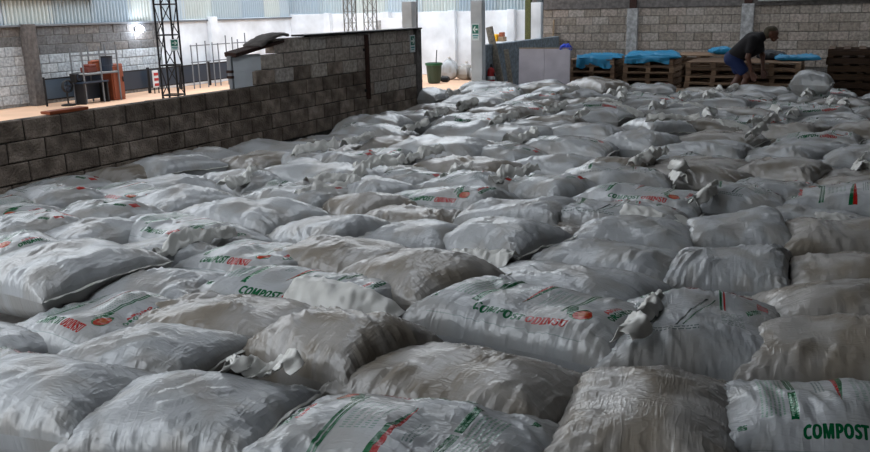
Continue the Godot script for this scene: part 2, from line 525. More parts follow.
func make_materials() -> void:
	var cr := Canvas.new(768, 512)
	for y in 512:
		for x in 768:
			var a := fn.get_noise_2d(x * 0.030, y * 0.008)
			var e := fn.get_noise_2d(x * 0.010 + 50.0, y * 0.034)
			var g := fn.get_noise_2d(x * 0.05, y * 0.05 + 90.0)
			var m := smoothstep(-0.3, 0.5, bn.get_noise_2d(x * 0.006, y * 0.006))
			var v := 0.45 * lerpf(ridge(a), ridge(e), m) + 0.25 * ridge(e) + 0.12 * g + 0.15
			var q := int(clampf(v, 0, 1) * 255)
			var k := (y * 768 + x) * 3
			cr.b[k] = q
			cr.b[k + 1] = q
			cr.b[k + 2] = q
	var crinkle := cr.tex()
	var clean := Color(0.625, 0.635, 0.64)
	var grime := Color(0.52, 0.495, 0.465)
	M.plain = []
	for k in 3:
		M.plain.append(sack_mat(sack_cloth(384, 256, clean, grime, 0.45, 3.0 + k * 11.0).tex(), crinkle))
	M.dusty = []
	for k in 3:
		M.dusty.append(sack_mat(sack_cloth(384, 256, Color(0.575, 0.56, 0.54), Color(0.46, 0.425, 0.375), 0.75, 53.0 + k * 13.0).tex(), crinkle))
	M.front = []
	M.table = []
	for k in 2:
		var c := sack_cloth(1024, 640, clean, grime, 0.35, 91.0 + k * 7.0)
		front_print(c)
		M.front.append(sack_mat(c.tex(), crinkle))
		c = sack_cloth(1024, 640, clean, grime, 0.5, 131.0 + k * 7.0)
		table_print(c)
		M.table.append(sack_mat(c.tex(), crinkle))
	M.hem = std(Color(0.76, 0.755, 0.735), 0.4)

	var grain := noise_tex(512, 0.02, 5, Color(0.66, 0.66, 0.66), Color(1, 1, 1), 3)
	var rough := noise_tex(512, 0.05, 5, Color(0, 0, 0), Color(1, 1, 1), 5)
	M.block_dark = []
	for c in [Color(0.66, 0.60, 0.55), Color(0.61, 0.555, 0.51), Color(0.70, 0.64, 0.59), Color(0.57, 0.515, 0.47)]:
		M.block_dark.append(std(c, 0.9, noise_tex(256, 0.012, 4, Color(0.52, 0.50, 0.48), Color(1, 1, 1), 11), rough, 1.2, 1.3))
	M.block_mid = []
	for c in [Color(0.76, 0.71, 0.665), Color(0.80, 0.755, 0.71), Color(0.72, 0.67, 0.63), Color(0.78, 0.745, 0.715)]:
		M.block_mid.append(std(c, 0.9, grain, rough, 1.0, 1.3))
	M.block_back = []
	for c in [Color(0.64, 0.60, 0.56), Color(0.69, 0.64, 0.60), Color(0.61, 0.565, 0.52), Color(0.70, 0.665, 0.63)]:
		M.block_back.append(std(c, 0.9, grain, rough, 1.0, 1.3))
	M.block_grey = []
	for c in [Color(0.50, 0.505, 0.51), Color(0.46, 0.46, 0.46), Color(0.53, 0.52, 0.51)]:
		M.block_grey.append(std(c, 0.9, grain, rough, 1.0, 1.3))
	M.block_white = []
	for c in [Color(0.80, 0.83, 0.85), Color(0.77, 0.80, 0.82), Color(0.83, 0.85, 0.86)]:
		M.block_white.append(std(c, 0.85, grain, rough, 0.6, 1.3))
	M.mortar = std(Color(0.47, 0.455, 0.44), 0.95, grain, rough, 1.0, 1.5)
	M.mortar_light = std(Color(0.62, 0.63, 0.63), 0.95, grain, rough, 1.0, 1.5)
	M.mortar_dark = std(Color(0.22, 0.205, 0.19), 0.95, grain, rough, 1.0, 1.5)
	M.concrete = std(Color(0.69, 0.69, 0.69), 0.9, grain, rough, 0.6, 0.8)
	M.concrete_dark = std(Color(0.44, 0.42, 0.41), 0.9, grain, rough, 0.6, 0.8)
	M.floor = std(Color(0.42, 0.40, 0.38), 0.85, grain, rough, 0.4, 0.6)
	M.hall_floor = std(Color(0.89, 0.72, 0.59), 0.7, noise_tex(256, 0.01, 3, Color(0.88, 0.88, 0.88), Color(1, 1, 1), 41), null, 0, 0.3)
	M.white_wall = std(Color(0.92, 0.94, 0.96), 0.75, noise_tex(256, 0.01, 4, Color(0.82, 0.82, 0.82), Color(1, 1, 1), 21), null, 0, 0.5)
	M.post_paint = std(Color(0.82, 0.84, 0.85), 0.7, noise_tex(256, 0.01, 3, Color(0.85, 0.85, 0.85), Color(1, 1, 1), 51), null, 0, 0.8)
	M.plank_grey = std(Color(0.64, 0.61, 0.56), 0.85, grain, null, 0, 1.5)
	M.blue_wall = std(Color(0.56, 0.61, 0.65), 0.8, grain, rough, 0.6, 0.9)
	M.roof = std(Color(0.35, 0.36, 0.37), 0.8)
	M.steel = std(Color(0.10, 0.10, 0.11), 0.6)
	M.steel.metallic = 0.3
	M.steel_grey = std(Color(0.40, 0.42, 0.44), 0.6)
	M.steel_white = std(Color(0.72, 0.73, 0.72), 0.6, grain, null, 0, 2.0)
	M.rust = std(Color(0.23, 0.12, 0.08), 0.9, grain, rough, 0.8, 3.0)
	M.olive = std(Color(0.36, 0.38, 0.16), 0.6, grain, null, 0, 2.0)
	M.wood = []
	var wg := Canvas.new(256, 256)
	for y in 256:
		for x in 256:
			var v := 0.78 + 0.22 * fn.get_noise_2d(x * 0.006, y * 0.10) + 0.1 * fn.get_noise_2d(x * 0.02, y * 0.3)
			wg.px(x, y, Color(v, v * 0.98, v * 0.95))
	var wt := wg.tex()
	for c in [Color(0.54, 0.44, 0.36), Color(0.60, 0.49, 0.40), Color(0.49, 0.40, 0.32), Color(0.64, 0.54, 0.45)]:
		M.wood.append(std(c, 0.85, wt, null, 0, 1.7))
	M.wood_dark = [std(Color(0.34, 0.25, 0.17), 0.85, wt, null, 0, 1.7), std(Color(0.30, 0.215, 0.15), 0.85, wt, null, 0, 1.7)]
	M.wood_pale = std(Color(0.70, 0.62, 0.52), 0.8, wt, null, 0, 1.7)
	M.tarp = std(Color(0.09, 0.47, 0.63), 0.45)
	M.tarp_dark = std(Color(0.03, 0.05, 0.09), 0.6)
	M.board = std(Color(0.76, 0.74, 0.77), 0.55, noise_tex(256, 0.01, 4, Color(0.88, 0.87, 0.88), Color(1, 1, 1), 31), null, 0, 0.9)
	M.glass_dark = std(Color(0.10, 0.165, 0.23), 0.35)
	M.orange = std(Color(0.56, 0.29, 0.18), 0.6)
	M.red = std(Color(0.62, 0.05, 0.06), 0.45)
	M.black = std(Color(0.03, 0.03, 0.035), 0.6)
	M.navy = std(Color(0.09, 0.15, 0.22), 0.6)
	M.bin = std(Color(0.16, 0.22, 0.14), 0.5)
	M.bin_lid = std(Color(0.03, 0.30, 0.17), 0.5)
	M.yellow = std(Color(0.90, 0.68, 0.08), 0.5)
	M.skin = std(Color(0.33, 0.20, 0.14), 0.55)
	M.shirt = std(Color(0.06, 0.045, 0.06), 0.9)
	M.shorts = std(Color(0.025, 0.12, 0.30), 0.8)
	M.hair = std(Color(0.25, 0.22, 0.16), 0.85)
	M.bulb = std(Color(1, 1, 1), 0.5)
	M.bulb.emission_enabled = true
	M.bulb.emission = Color(0.92, 0.95, 1.0)
	M.bulb.emission_energy_multiplier = 6.0

func sack_mat(t: Texture2D, crinkle: Texture2D) -> StandardMaterial3D:
	var m := std(Color.WHITE, 0.27, t, crinkle, 0.19)
	m.metallic_specular = 0.55
	return m

# a small evacuation sign: white border, green field, white arrow
func sign_tex(towards: float) -> ImageTexture:
	var c := Canvas.new(64, 128)
	c.rect(0, 0, 1, 1, Color(0.86, 0.90, 0.90))
	c.rect(0.08, 0.06, 0.92, 0.60, Color(0.10, 0.45, 0.38))
	var q := func(x: float, y: float) -> Vector2: return Vector2(0.5 + (x - 0.5) * towards, y)
	c.poly([q.call(0.2, 0.29), q.call(0.55, 0.29), q.call(0.55, 0.38), q.call(0.2, 0.38)], Color(0.9, 0.95, 0.93))
	c.poly([q.call(0.48, 0.16), q.call(0.62, 0.16), q.call(0.86, 0.335), q.call(0.62, 0.335)], Color(0.9, 0.95, 0.93))
	c.poly([q.call(0.48, 0.51), q.call(0.62, 0.335), q.call(0.86, 0.335), q.call(0.62, 0.51)], Color(0.9, 0.95, 0.93))
	c.rect(0.12, 0.68, 0.88, 0.76, Color(0.15, 0.55, 0.55))
	c.rect(0.2, 0.82, 0.8, 0.88, Color(0.3, 0.6, 0.6))
	return c.tex()

# ---------------------------------------------------------------- block walls
# axis "z": courses run along -z with faces in the plane x = face; axis "x": along x with faces in the plane z = face
func blocks(parent: Node3D, axis: String, face: float, start: float, stop: float, y0: float, rows: int, len_b: float, hb: float, thick: float, pick: Callable, proud := 0.004) -> void:
	var var_m := []
	for k in 5:
		var_m.append(boxm(Vector3(len_b - 0.010, hb - 0.010, thick), 0.007, 0.003))
	var half_m := boxm(Vector3(len_b / 2 - 0.010, hb - 0.010, thick), 0.007, 0.003)
	var sgn := 1.0 if stop > start else -1.0
	for r in rows:
		var at := 0.0
		var total := absf(stop - start)
		var first := r % 2 == 1
		while at < total - len_b * 0.4:
			var l := len_b / 2 if first or total - at < len_b * 0.95 else len_b
			first = false
			var mid := start + sgn * (at + l / 2)
			at += l
			var y := y0 + (r + 0.5) * hb
			var mat = pick.call(mid, r)
			if mat == null:
				continue
			var xf := Transform3D.IDENTITY
			if axis == "z":
				xf.basis = Basis(Vector3.UP, PI / 2)
				xf.origin = Vector3(face + rng.randf_range(-proud, proud), y, mid)
			else:
				xf.origin = Vector3(mid, y, face + rng.randf_range(-proud, proud))
			part("block", half_m if l < len_b * 0.9 else var_m[rng.randi() % 5], mat, parent, xf)

func some(list: Array) -> Material:
	return list[rng.randi() % list.size()]

func slab(called: String, lo: Vector3, hi: Vector3, mat: Material, parent: Node = self) -> MeshInstance3D:
	var m := boxm(hi - lo, 0.006)
	var xf := Transform3D(Basis.IDENTITY, (lo + hi) / 2)
	return struct(called, m, mat, xf) if parent == self else part(called, m, mat, parent, xf)

# a ribbed translucent sheet, w wide (along x), h high
func ribbed(w: float, h: float) -> ArrayMesh:
	return sheet(func(s: float, t: float) -> Vector3: return Vector3((s - 0.5) * w, (t - 0.5) * h, 0.026 * sin(s * w / 0.085 * TAU)), int(w / 0.085 * 8), 1, 0.002)

func build_structure() -> void:
	slab("floor", Vector3(-6.3, -0.2, -18.9), Vector3(5.1, 0, 4.1), M.floor)
	slab("floor_hall", Vector3(-14.2, -0.2, -19.5), Vector3(-6.3, -0.001, 4.1), M.hall_floor)
	# shed roof, its end walls and the posts that carry it
	slab("ceiling_far", Vector3(-4.9, 4.4, -16.5), Vector3(-3.7, 4.55, -0.8), M.roof)
	slab("ceiling_mid", Vector3(-3.7, 4.4, -16.5), Vector3(-2.6, 4.55, -9.0), M.roof)
	slab("ceiling_near", Vector3(-3.3, 4.4, -3.8), Vector3(-2.6, 4.55, 4.2), M.roof)
	slab("ceiling", Vector3(-2.6, 4.4, -16.5), Vector3(5.2, 4.55, 4.2), M.roof)
	slab("ceiling_back", Vector3(-4.9, 4.4, -18.98), Vector3(5.2, 4.55, -18.0), M.roof)
	slab("ceiling_hall", Vector3(-11.2, 4.4, -13.0), Vector3(-6.4, 4.5, 0.5), M.roof)
	slab("ceiling_eave", Vector3(-6.4, 4.4, -18.9), Vector3(-4.9, 4.55, -0.8), M.roof)
	slab("wall_right", Vector3(5.0, 0, -18.9), Vector3(5.2, 4.4, 4.2), M.concrete_dark)
	slab("wall_front", Vector3(-3.2, 0, 4.0), Vector3(5.0, 4.4, 4.2), M.concrete_dark)
	slab("lintel_front", Vector3(-6.4, 3.6, 4.0), Vector3(-3.2, 4.4, 4.2), M.concrete_dark)

	# half wall of blocks between the shed and the hall
	var wl := slab("wall_left", Vector3(-6.315, 0, -11.72), Vector3(-6.205, 0.785, 0.5), M.mortar_dark)
	var inv := wl.transform.affine_inverse()
	var holder := wl
	var keep := func(o: Node3D) -> void:
		o.transform = inv * o.transform
	var n0 := wl.get_child_count()
	slab("wall_core", Vector3(-6.315, 0.785, -11.72), Vector3(-6.205, 1.305, -8.40), M.mortar, wl)
	slab("wall_core", Vector3(-6.315, 0.785, -8.40), Vector3(-6.205, 1.13, -8.06), M.mortar, wl)
	slab("wall_core", Vector3(-6.315, 0.785, -8.06), Vector3(-6.205, 0.955, -7.86), M.mortar, wl)
	blocks(wl, "z", -6.26, -1.2, -11.74, 0.09, 4, 0.37, 0.175, 0.135, func(m: float, r: int):
		if m < -10.35:
			return some(M.block_mid) if r > 1 else some(M.block_dark)
		return some(M.block_dark))
	blocks(wl, "z", -6.26, -7.80, -11.74, 0.79, 3, 0.37, 0.173, 0.135, func(m: float, r: int):
		if m > [-7.75, -8.0, -8.3][r] - 0.02:
			return null
		return some(M.block_mid) if r > 0 or m < -10.3 else some(M.block_dark + M.block_mid))
	for c in wl.get_children():
		keep.call(c)
	var cop := slab("coping_strip", Vector3(-6.36, 1.312, -11.88), Vector3(-6.14, 1.335, -8.75), M.steel)
	cop.name = "trim_1"
	slab("trim_2", Vector3(-6.36, 0, -11.90), Vector3(-6.17, 1.31, -11.745), M.concrete_dark)

	# continuation of the half wall past the doorway, painted blue grey
	var wh := slab("wall_left_far", Vector3(-6.32, 0, -18.75), Vector3(-6.20, 0.95, -14.45), M.blue_wall)
	blocks(wh, "z", -6.26, -14.4, -18.7, 0.0, 5, 0.37, 0.19, 0.135, func(_m: float, _r: int): return M.blue_wall)
	for c in wh.get_children():
		c.transform = wh.transform.affine_inverse() * c.transform

	# back wall
	var wb := slab("wall_back", Vector3(-6.9, 0, -18.98), Vector3(5.0, 1.537, -18.822), M.mortar)
	blocks(wb, "x", -18.88, -6.75, 1.4, 0.30, 7, 0.37, 0.177, 0.14, func(_m: float, _r: int): return some(M.block_back))
	for c in wb.get_children():
		c.transform = wb.transform.affine_inverse() * c.transform
	slab("wall_back_beam", Vector3(-6.9, 1.537, -19.0), Vector3(5.0, 1.80, -18.79), M.concrete_dark)
	slab("wall_back_upper", Vector3(-6.9, 1.80, -18.98), Vector3(5.0, 4.4, -18.84), M.concrete_dark)
	slab("wall_back_plaster", Vector3(-2.0, 1.62, -18.79), Vector3(5.0, 1.90, -18.74), M.steel_white)
	slab("column_back", Vector3(-4.66, 0, -18.86), Vector3(-4.43, 1.53, -18.72), M.concrete)
	slab("column_back", Vector3(-2.30, 0, -18.86), Vector3(-2.06, 1.58, -18.72), M.concrete)
	slab("column_stub", Vector3(-4.62, 1.53, -18.86), Vector3(-4.47, 2.2, -18.74), M.rust)
	slab("column_stub", Vector3(-2.26, 1.58, -18.86), Vector3(-2.10, 2.2, -18.74), M.rust)

	# doorway posts and the corner posts by the back wall
	slab("column_doorway", Vector3(-7.60, 0, -14.1), Vector3(-7.40, 1.75, -13.9), M.post_paint)
	slab("column_doorway", Vector3(-6.36, 0, -14.36), Vector3(-6.14, 1.74, -14.20), M.post_paint)
	slab("column_corner", Vector3(-6.58, 0, -17.65), Vector3(-6.45, 4.4, -17.55), M.olive)
	slab("column_corner", Vector3(-6.45, 0, -17.68), Vector3(-6.22, 1.70, -17.56), M.white_wall)
	for z in [3.4, -3.0, -17.9]:
		slab("column_eave", Vector3(-6.42, 1.3 if z > -10 and z < 0 else 0.0, z - 0.06), Vector3(-6.30, 4.4, z + 0.06), M.steel_grey)

	# far side of the hall: blocks below, ribbed sheets above
	var wf := slab("wall_hall", Vector3(-14.2, 0, -14.4), Vector3(-14.012, 1.45, -5.5), M.mortar_light)
	blocks(wf, "z", -14.06, -6.6, -14.35, 0.05, 8, 0.37, 0.175, 0.12, func(m: float, r: int):
		return some(M.block_grey) if r > (5 if m > -11 else 4) else some(M.block_white))
	for c in wf.get_children():
		c.transform = wf.transform.affine_inverse() * c.transform
	slab("wall_hall_white", Vector3(-14.2, 0, -19.5), Vector3(-14.0, 1.50, -14.4), M.white_wall)
	slab("column_hall", Vector3(-14.0, 0, -11.05), Vector3(-13.80, 1.50, -10.85), M.concrete_dark)
	slab("trim_3", Vector3(-14.02, 1.45, -19.3), Vector3(-13.95, 1.49, -5.5), M.steel_grey)
	slab("trim_4", Vector3(-14.02, 1.93, -12.6), Vector3(-13.92, 1.99, -5.5), M.steel)
	slab("column_hall", Vector3(-14.0, 0, -16.2), Vector3(-13.88, 1.55, -15.95), M.white_wall)
	slab("wall_hall_end", Vector3(-14.2, 0, -19.5), Vector3(-6.9, 1.55, -19.3), M.white_wall)
	for x in [-12.75, -10.95, -9.1, -7.55]:
		slab("column_hall_end", Vector3(x - 0.09, 0, -19.3), Vector3(x + 0.09, 1.57, -19.16), M.white_wall)
	slab("wall_hall_return", Vector3(-10.13, 0, -17.75), Vector3(-9.57, 1.42, -17.5), M.white_wall)
	slab("wall_hall_return", Vector3(-10.32, 0, -17.74), Vector3(-10.14, 1.38, -17.58), M.concrete)
	slab("wall_hall_front", Vector3(-14.2, 0, -5.5), Vector3(-14.0, 3.2, 4.1), M.concrete)
	# ribbed wall sheets: each one a part of the upper wall
	var tones := [Color(0.78, 0.81, 0.80), Color(0.66, 0.72, 0.76), Color(0.74, 0.79, 0.82), Color(0.70, 0.75, 0.77), Color(0.78, 0.81, 0.80)]
	var mats := []
	for t in tones:
		var m := std(t, 0.45)
		m.backlight_enabled = true
		m.backlight = Color(0.42, 0.45, 0.46)
		mats.append(m)
	var upper := slab("wall_hall_upper", Vector3(-14.14, 1.50, -19.3), Vector3(-14.10, 1.55, -5.5), M.steel_grey)
	var rib := ribbed(1.06, 1.75)
	var narrow := ribbed(0.68, 1.75)
	var z := -6.0
	var k := 0
	while z > -19.0:
		var w := 0.62 if k % 5 == 3 else 1.0
		var xf := Transform3D(Basis(Vector3.UP, PI / 2), Vector3(-14.03 + 0.012 * (k % 2), 2.34, z - w / 2 + 0.02))
		part("ribbed_sheet", narrow if w < 1 else rib, mats[(k * 3) % 5], upper, upper.transform.affine_inverse() * xf)
		z -= w
		k += 1
	var upper2 := slab("wall_hall_end_upper", Vector3(-14.1, 1.52, -19.45), Vector3(-6.9, 1.56, -19.41), M.steel_grey)
	for i in 7:
		var xf := Transform3D(Basis.IDENTITY, Vector3(-13.5 + i, 2.42, -19.33 + 0.012 * (i % 2)))
		part("ribbed_sheet", rib, mats[(i * 2 + 1) % 5], upper2, upper2.transform.affine_inverse() * xf)

# ---------------------------------------------------------------- pallets
func make_pallet(w: float, d: float, h: float) -> Array:
	return [boxm(Vector3(w, 0.022, 0.105), 0.004, 0.003), boxm(Vector3(0.085, h - 0.044, d), 0.004, 0.002), boxm(Vector3(w, 0.022, 0.10), 0.004, 0.003)]

func pallet(label: String, at: Vector3, turn: float, w: float, d: float, h: float, set_m: Array, mats: Array, group: String) -> void:
	var o := thing("wooden_pallet", label, "pallet", at, turn, group)
	for i in 6:
		part("deck_board", set_m[0], some(mats), o, Transform3D(Basis.IDENTITY, Vector3(0, h - 0.011, lerpf(-d / 2 + 0.055, d / 2 - 0.055, i / 5.0))))
	for i in 3:
		part("stringer", set_m[1], some(mats), o, Transform3D(Basis.IDENTITY, Vector3((i - 1) * (w / 2 - 0.045), h / 2, 0)))
		part("bottom_board", set_m[2], some(mats), o, Transform3D(Basis.IDENTITY, Vector3(0, 0.011, (i - 1) * (d / 2 - 0.055))))

func pallet_stack(n: int, x: float, z_front: float, w: float, d: float, h: float, turn: float, mats: Array, where: String) -> void:
	var sm := make_pallet(w, d, h)
	var ord := ["lowest", "second from the floor", "third from the floor", "fourth from the floor", "fifth from the floor", "sixth from the floor"]
	for k in n:
		var which: String = "topmost" if k == n - 1 else ord[k]
		pallet("wooden pallet, %s in the stack %s" % [which, where], Vector3(x + rng.randf_range(-0.015, 0.015), k * h, z_front - (d if turn == 0.0 else w) / 2 + rng.randf_range(-0.02, 0.02)), turn + rng.randf_range(-0.008, 0.008), w, d, h, sm, mats, "stacked pallets by the back wall")

func tarp(label: String, at: Vector3, L: float, W: float, H: float, turn: float, seed_at: float, mat: Material, drop := 0.0) -> void:
	var o := thing("folded_tarp", label, "tarp", at, turn, "tarps on the pallets")
	part("folded_cloth", sack_mesh(L, W, H, 40, 30, 0.15, 2.6, false, seed_at), mat, o, Transform3D(Basis.IDENTITY, Vector3(0, H * 0.38, 0)))
	if drop > 0:
		part("hanging_edge", sheet(func(s: float, t: float) -> Vector3:
			var c := fn.get_noise_2d(s * 3.0 + seed_at * 3.0, t * 0.8)
			return Vector3(lerpf(-L * 0.46, L * 0.36, s), 0.05 * (1.0 - t) - drop * t * (0.75 + 0.4 * bn.get_noise_2d(s * 2.0 + seed_at, 1.0)) + 0.03, W * 0.44 + 0.05 * minf(1.0, t * 3.0) + 0.05 * c * t), 40, 14, 0.006), mat, o)

func build_back() -> void:
	pallet_stack(5, -4.64, -16.0, 0.90, 1.1, 0.122, 0.0, M.wood, "under the wide hanging blue tarp")
	pallet_stack(5, -3.56, -16.0, 0.94, 1.1, 0.122, 0.0, M.wood, "under the humped blue tarp")
	pallet_stack(5, -2.29, -15.35, 0.94, 1.1, 0.124, 0.0, M.wood, "behind the person's legs")
	pallet_stack(5, -1.34, -15.35, 0.92, 1.1, 0.124, 0.0, M.wood, "beyond the person's hands")
	pallet_stack(5, -2.80, -16.85, 1.0, 1.1, 0.130, 0.0, M.wood, "set back under the small cloth")
	pallet_stack(6, 0.12, -16.0, 1.1, 1.3, 0.135, PI / 2, M.wood_dark, "of dark wood")
	var sm := make_pallet(1.1, 0.9, 0.12)
	pallet("single wooden pallet lying flat behind the sacks, in front of the tarped stacks", Vector3(-3.3, 0, -15.25), 0.02, 1.1, 0.9, 0.12, sm, M.wood, "stacked pallets by the back wall")
	tarp("wide light blue tarp hanging over the front of its pallet stack", Vector3(-4.56, 0.612, -16.45), 0.84, 0.95, 0.075, 0.05, 2.0, M.tarp, 0.22)
	tarp("blue tarp humped towards one end on the second pallet stack from the white board", Vector3(-3.55, 0.612, -16.4), 1.0, 0.9, 0.13, 0.06, 5.0, M.tarp, 0.14)
	tarp("small blue cloth bundle on the stack set back by the wall", Vector3(-2.42, 0.652, -17.1), 0.40, 0.35, 0.14, 0.3, 8.0, M.tarp)
	tarp("flat blue tarp on the stack beyond the bending person", Vector3(-1.02, 0.622, -15.85), 0.70, 0.5, 0.09, 0.12, 11.0, M.tarp)
	tarp("black plastic bundle beside the flat blue tarp", Vector3(-1.42, 0.622, -16.05), 0.46, 0.42, 0.15, -0.2, 14.0, M.tarp_dark)

	# leaning boards, planks, stick, extinguisher
	var o := thing("white_board", "large white double board leaning upright in front of the blue tarp pallets", "board", Vector3(-5.15, 0, -14.75))
	o.rotation.x = -0.05
	part("panel", boxm(Vector3(0.495, 0.86, 0.03), 0.005, 0.002), M.board, o, Transform3D(Basis.IDENTITY, Vector3(-0.25, 0.44, 0)))
	part("panel", boxm(Vector3(0.475, 0.86, 0.03), 0.005, 0.002), M.board, o, Transform3D(Basis.IDENTITY, Vector3(0.24, 0.44, 0.004)))
	part("edge_strip", boxm(Vector3(1.0, 0.02, 0.045), 0.004), M.wood_pale, o, Transform3D(Basis.IDENTITY, Vector3(-0.005, 0.88, 0)))
	part("brace", boxm(Vector3(0.05, 0.85, 0.06), 0.005), M.wood[0], o, Transform3D(Basis.IDENTITY, Vector3(0, 0.43, -0.045)))
	o = thing("blue_rag", "bright blue rag lying behind the top edge of the white board", "rag", Vector3(-4.78, 0.86, -14.85))
	part("cloth", sack_mesh(0.2, 0.16, 0.12, 20, 16, 0.1, 2.0, false, 4.0), std(Color(0.04, 0.22, 0.72), 0.7), o)
	o = thing("wooden_plank", "longer grey plank leaning against the low blue-grey wall", "plank", Vector3(-5.97, 0, -14.85))
	part("board", boxm(Vector3(0.13, 1.30, 0.04), 0.005, 0.003), M.plank_grey, o, Transform3D(Basis(Vector3(0, 0, 1), 0.23), Vector3(-0.16, 0.63, 0)))
	o = thing("wooden_plank", "shorter plank leaning beside the longer one", "plank", Vector3(-5.84, 0, -15.0))
	part("board", boxm(Vector3(0.09, 0.86, 0.04), 0.005, 0.003), M.plank_grey, o, Transform3D(Basis(Vector3(0, 0, 1), 0.15), Vector3(-0.09, 0.42, 0)))
	o = thing("wooden_stick", "thin wooden stick propped upright against the back wall", "stick", Vector3(-6.36, 0, -18.68))
	part("pole", barm(Vector3(0, 0, 0.0), Vector3(0.03, 1.32, -0.08), 0.025, 0.02), M.wood_pale, o)
	o = thing("fire_extinguisher", "red fire extinguisher at the foot of the doorway post", "extinguisher", Vector3(-6.115, 0.16, -14.56))
	part("cylinder", lathe([Vector2(0, 0), Vector2(0.065, 0.005), Vector2(0.07, 0.03), Vector2(0.07, 0.30), Vector2(0.05, 0.36), Vector2(0.022, 0.385), Vector2(0, 0.39)]), M.red, o)
	part("valve", lathe([Vector2(0, 0.38), Vector2(0.02, 0.385), Vector2(0.025, 0.41), Vector2(0.012, 0.44), Vector2(0, 0.44)], 12), M.steel, o)
	part("hose", barm(Vector3(0.02, 0.41, 0), Vector3(0.085, 0.22, 0.03), 0.01), M.black, o)
	part("band", lathe([Vector2(0.0705, 0.16), Vector2(0.0715, 0.165), Vector2(0.0715, 0.22), Vector2(0.0705, 0.225)]), M.white_wall, o)
	o = thing("evacuation_sign", "small green arrow sign on the doorway post, pointing to the yard", "sign", Vector3(-6.26, 1.19, -14.195))
	sign_board(o, 0.15, 0.30, -1.0)
	o = thing("evacuation_sign", "small green arrow sign on the end of the block wall", "sign", Vector3(-6.185, 1.10, -11.62), PI / 2)
	sign_board(o, 0.16, 0.26, 1.0)

	# things in the doorway
	o = thing("wheelie_bin", "green litter bin with a stick in it, standing in the sunlit doorway", "bin", Vector3(-8.52, 0, -17.0))
	part("body", lathe([Vector2(0, 0.01), Vector2(0.13, 0.01), Vector2(0.145, 0.04), Vector2(0.175, 0.40), Vector2(0.165, 0.40), Vector2(0.13, 0.06), Vector2(0, 0.05)], 16), M.bin, o)
	part("rim", lathe([Vector2(0.17, 0.395), Vector2(0.195, 0.40), Vector2(0.195, 0.45), Vector2(0.165, 0.455), Vector2(0.165, 0.40)], 16), M.bin_lid, o)
	part("base", lathe([Vector2(0, 0), Vector2(0.12, 0), Vector2(0.13, 0.02), Vector2(0, 0.02)], 16), M.black, o)
	o = thing("broom_stick", "thin stick standing in the green bin", "stick", Vector3(-8.5, 0.07, -17.0))
	part("pole", barm(Vector3(0.02, 0, 0.03), Vector3(0.05, 0.66, -0.02), 0.012), M.steel, o)
	var heap := [[-8.62, -18.0, 0.42, 0.45, 0.2, "tall slumped clear bag of rubbish beside the green bin"], [-8.22, -18.1, 0.40, 0.34, 1.3, "pale lumpy bag in the middle of the doorway heap"], [-7.90, -18.0, 0.44, 0.30, 2.2, "low tan bag at the post end of the doorway heap"], [-8.05, -18.45, 0.4, 0.46, 0.7, "white bag standing at the back of the doorway heap"]]
	for h in heap:
		o = thing("rubbish_bag", h[5], "bag", Vector3(h[0], h[3] * 0.38, h[1]), h[4], "rubbish bags in the doorway")
		part("body", sack_mesh(h[2], h[2] * 0.85, h[3], 30, 26, 0.0, 2.2, false, h[4] * 5.0 + 1.0), M.plain[0] if h[2] > 0.41 else M.dusty[0], o)
		part("knot", lathe([Vector2(0, 0), Vector2(0.05, 0.0), Vector2(0.015, 0.05), Vector2(0.04, 0.10), Vector2(0, 0.09)], 9), M.hem, o, Transform3D(Basis.IDENTITY, Vector3(0, h[3] * 0.55, 0)))
	var blk := [[-8.42, -17.35, "black scrap lying at the foot of the green bin's neighbour bag"], [-7.72, -17.7, "dark bundle beside the doorway post"], [-8.78, -16.75, "dark scrap on the yard floor before the green bin"]]
	for h in blk:
		o = thing("scrap_bundle", h[2], "scrap", Vector3(h[0], 0.05, h[1]), h[0] * 3.0, "scrap in the doorway")
		part("bundle", sack_mesh(0.22, 0.15, 0.13, 16, 12, 0.2, 2.0, false, h[0] + 12.0), M.black, o)
	o = thing("yellow_crate", "yellow plastic crate stacked with cartons beyond the low wall", "crate", Vector3(-7.72, 0, -18.75))
	part("stand", boxm(Vector3(0.5, 0.84, 0.36), 0.01), M.white_wall, o, Transform3D(Basis.IDENTITY, Vector3(0, 0.42, 0)))
	part("crate", boxm(Vector3(0.22, 0.17, 0.22), 0.02), M.yellow, o, Transform3D(Basis.IDENTITY, Vector3(-0.06, 0.925, 0.04)))
	part("carton", boxm(Vector3(0.14, 0.11, 0.2), 0.01), M.wood_pale, o, Transform3D(Basis.IDENTITY, Vector3(0.15, 0.895, 0.04)))
	part("carton", boxm(Vector3(0.10, 0.10, 0.15), 0.01), M.orange, o, Transform3D(Basis.IDENTITY, Vector3(0.14, 1.0, 0.04)))

	# things on and by the half wall
	o = thing("closing_sheet", "white panel closing the gap beside the stepped block wall", "panel", Vector3(-6.26, 0.79, -7.70), PI / 2)
	var st := begin()
	box(st, Vector3(0.03, 0.265, 0), Vector3(0.50, 0.19, 0.03), 0.004)
	box(st, Vector3(-0.03, 0.085, 0), Vector3(0.38, 0.17, 0.03), 0.004)
	part("sheet", st.commit(), M.white_wall, o)
	part("post", boxm(Vector3(0.035, 0.36, 0.05), 0.004), M.steel_grey, o, Transform3D(Basis.IDENTITY, Vector3(-0.245, 0.18, 0.0)))
	for y in [0.13, 0.19]:
		part("hinge", boxm(Vector3(0.05, 0.03, 0.07), 0.004), M.rust, o, Transform3D(Basis.IDENTITY, Vector3(-0.26, y, 0.0)))
	o = thing("rough_plank", "rough brown plank sloping up from the white panel to the block wall", "plank", Vector3(-6.26, 1.17, -7.9), PI / 2)
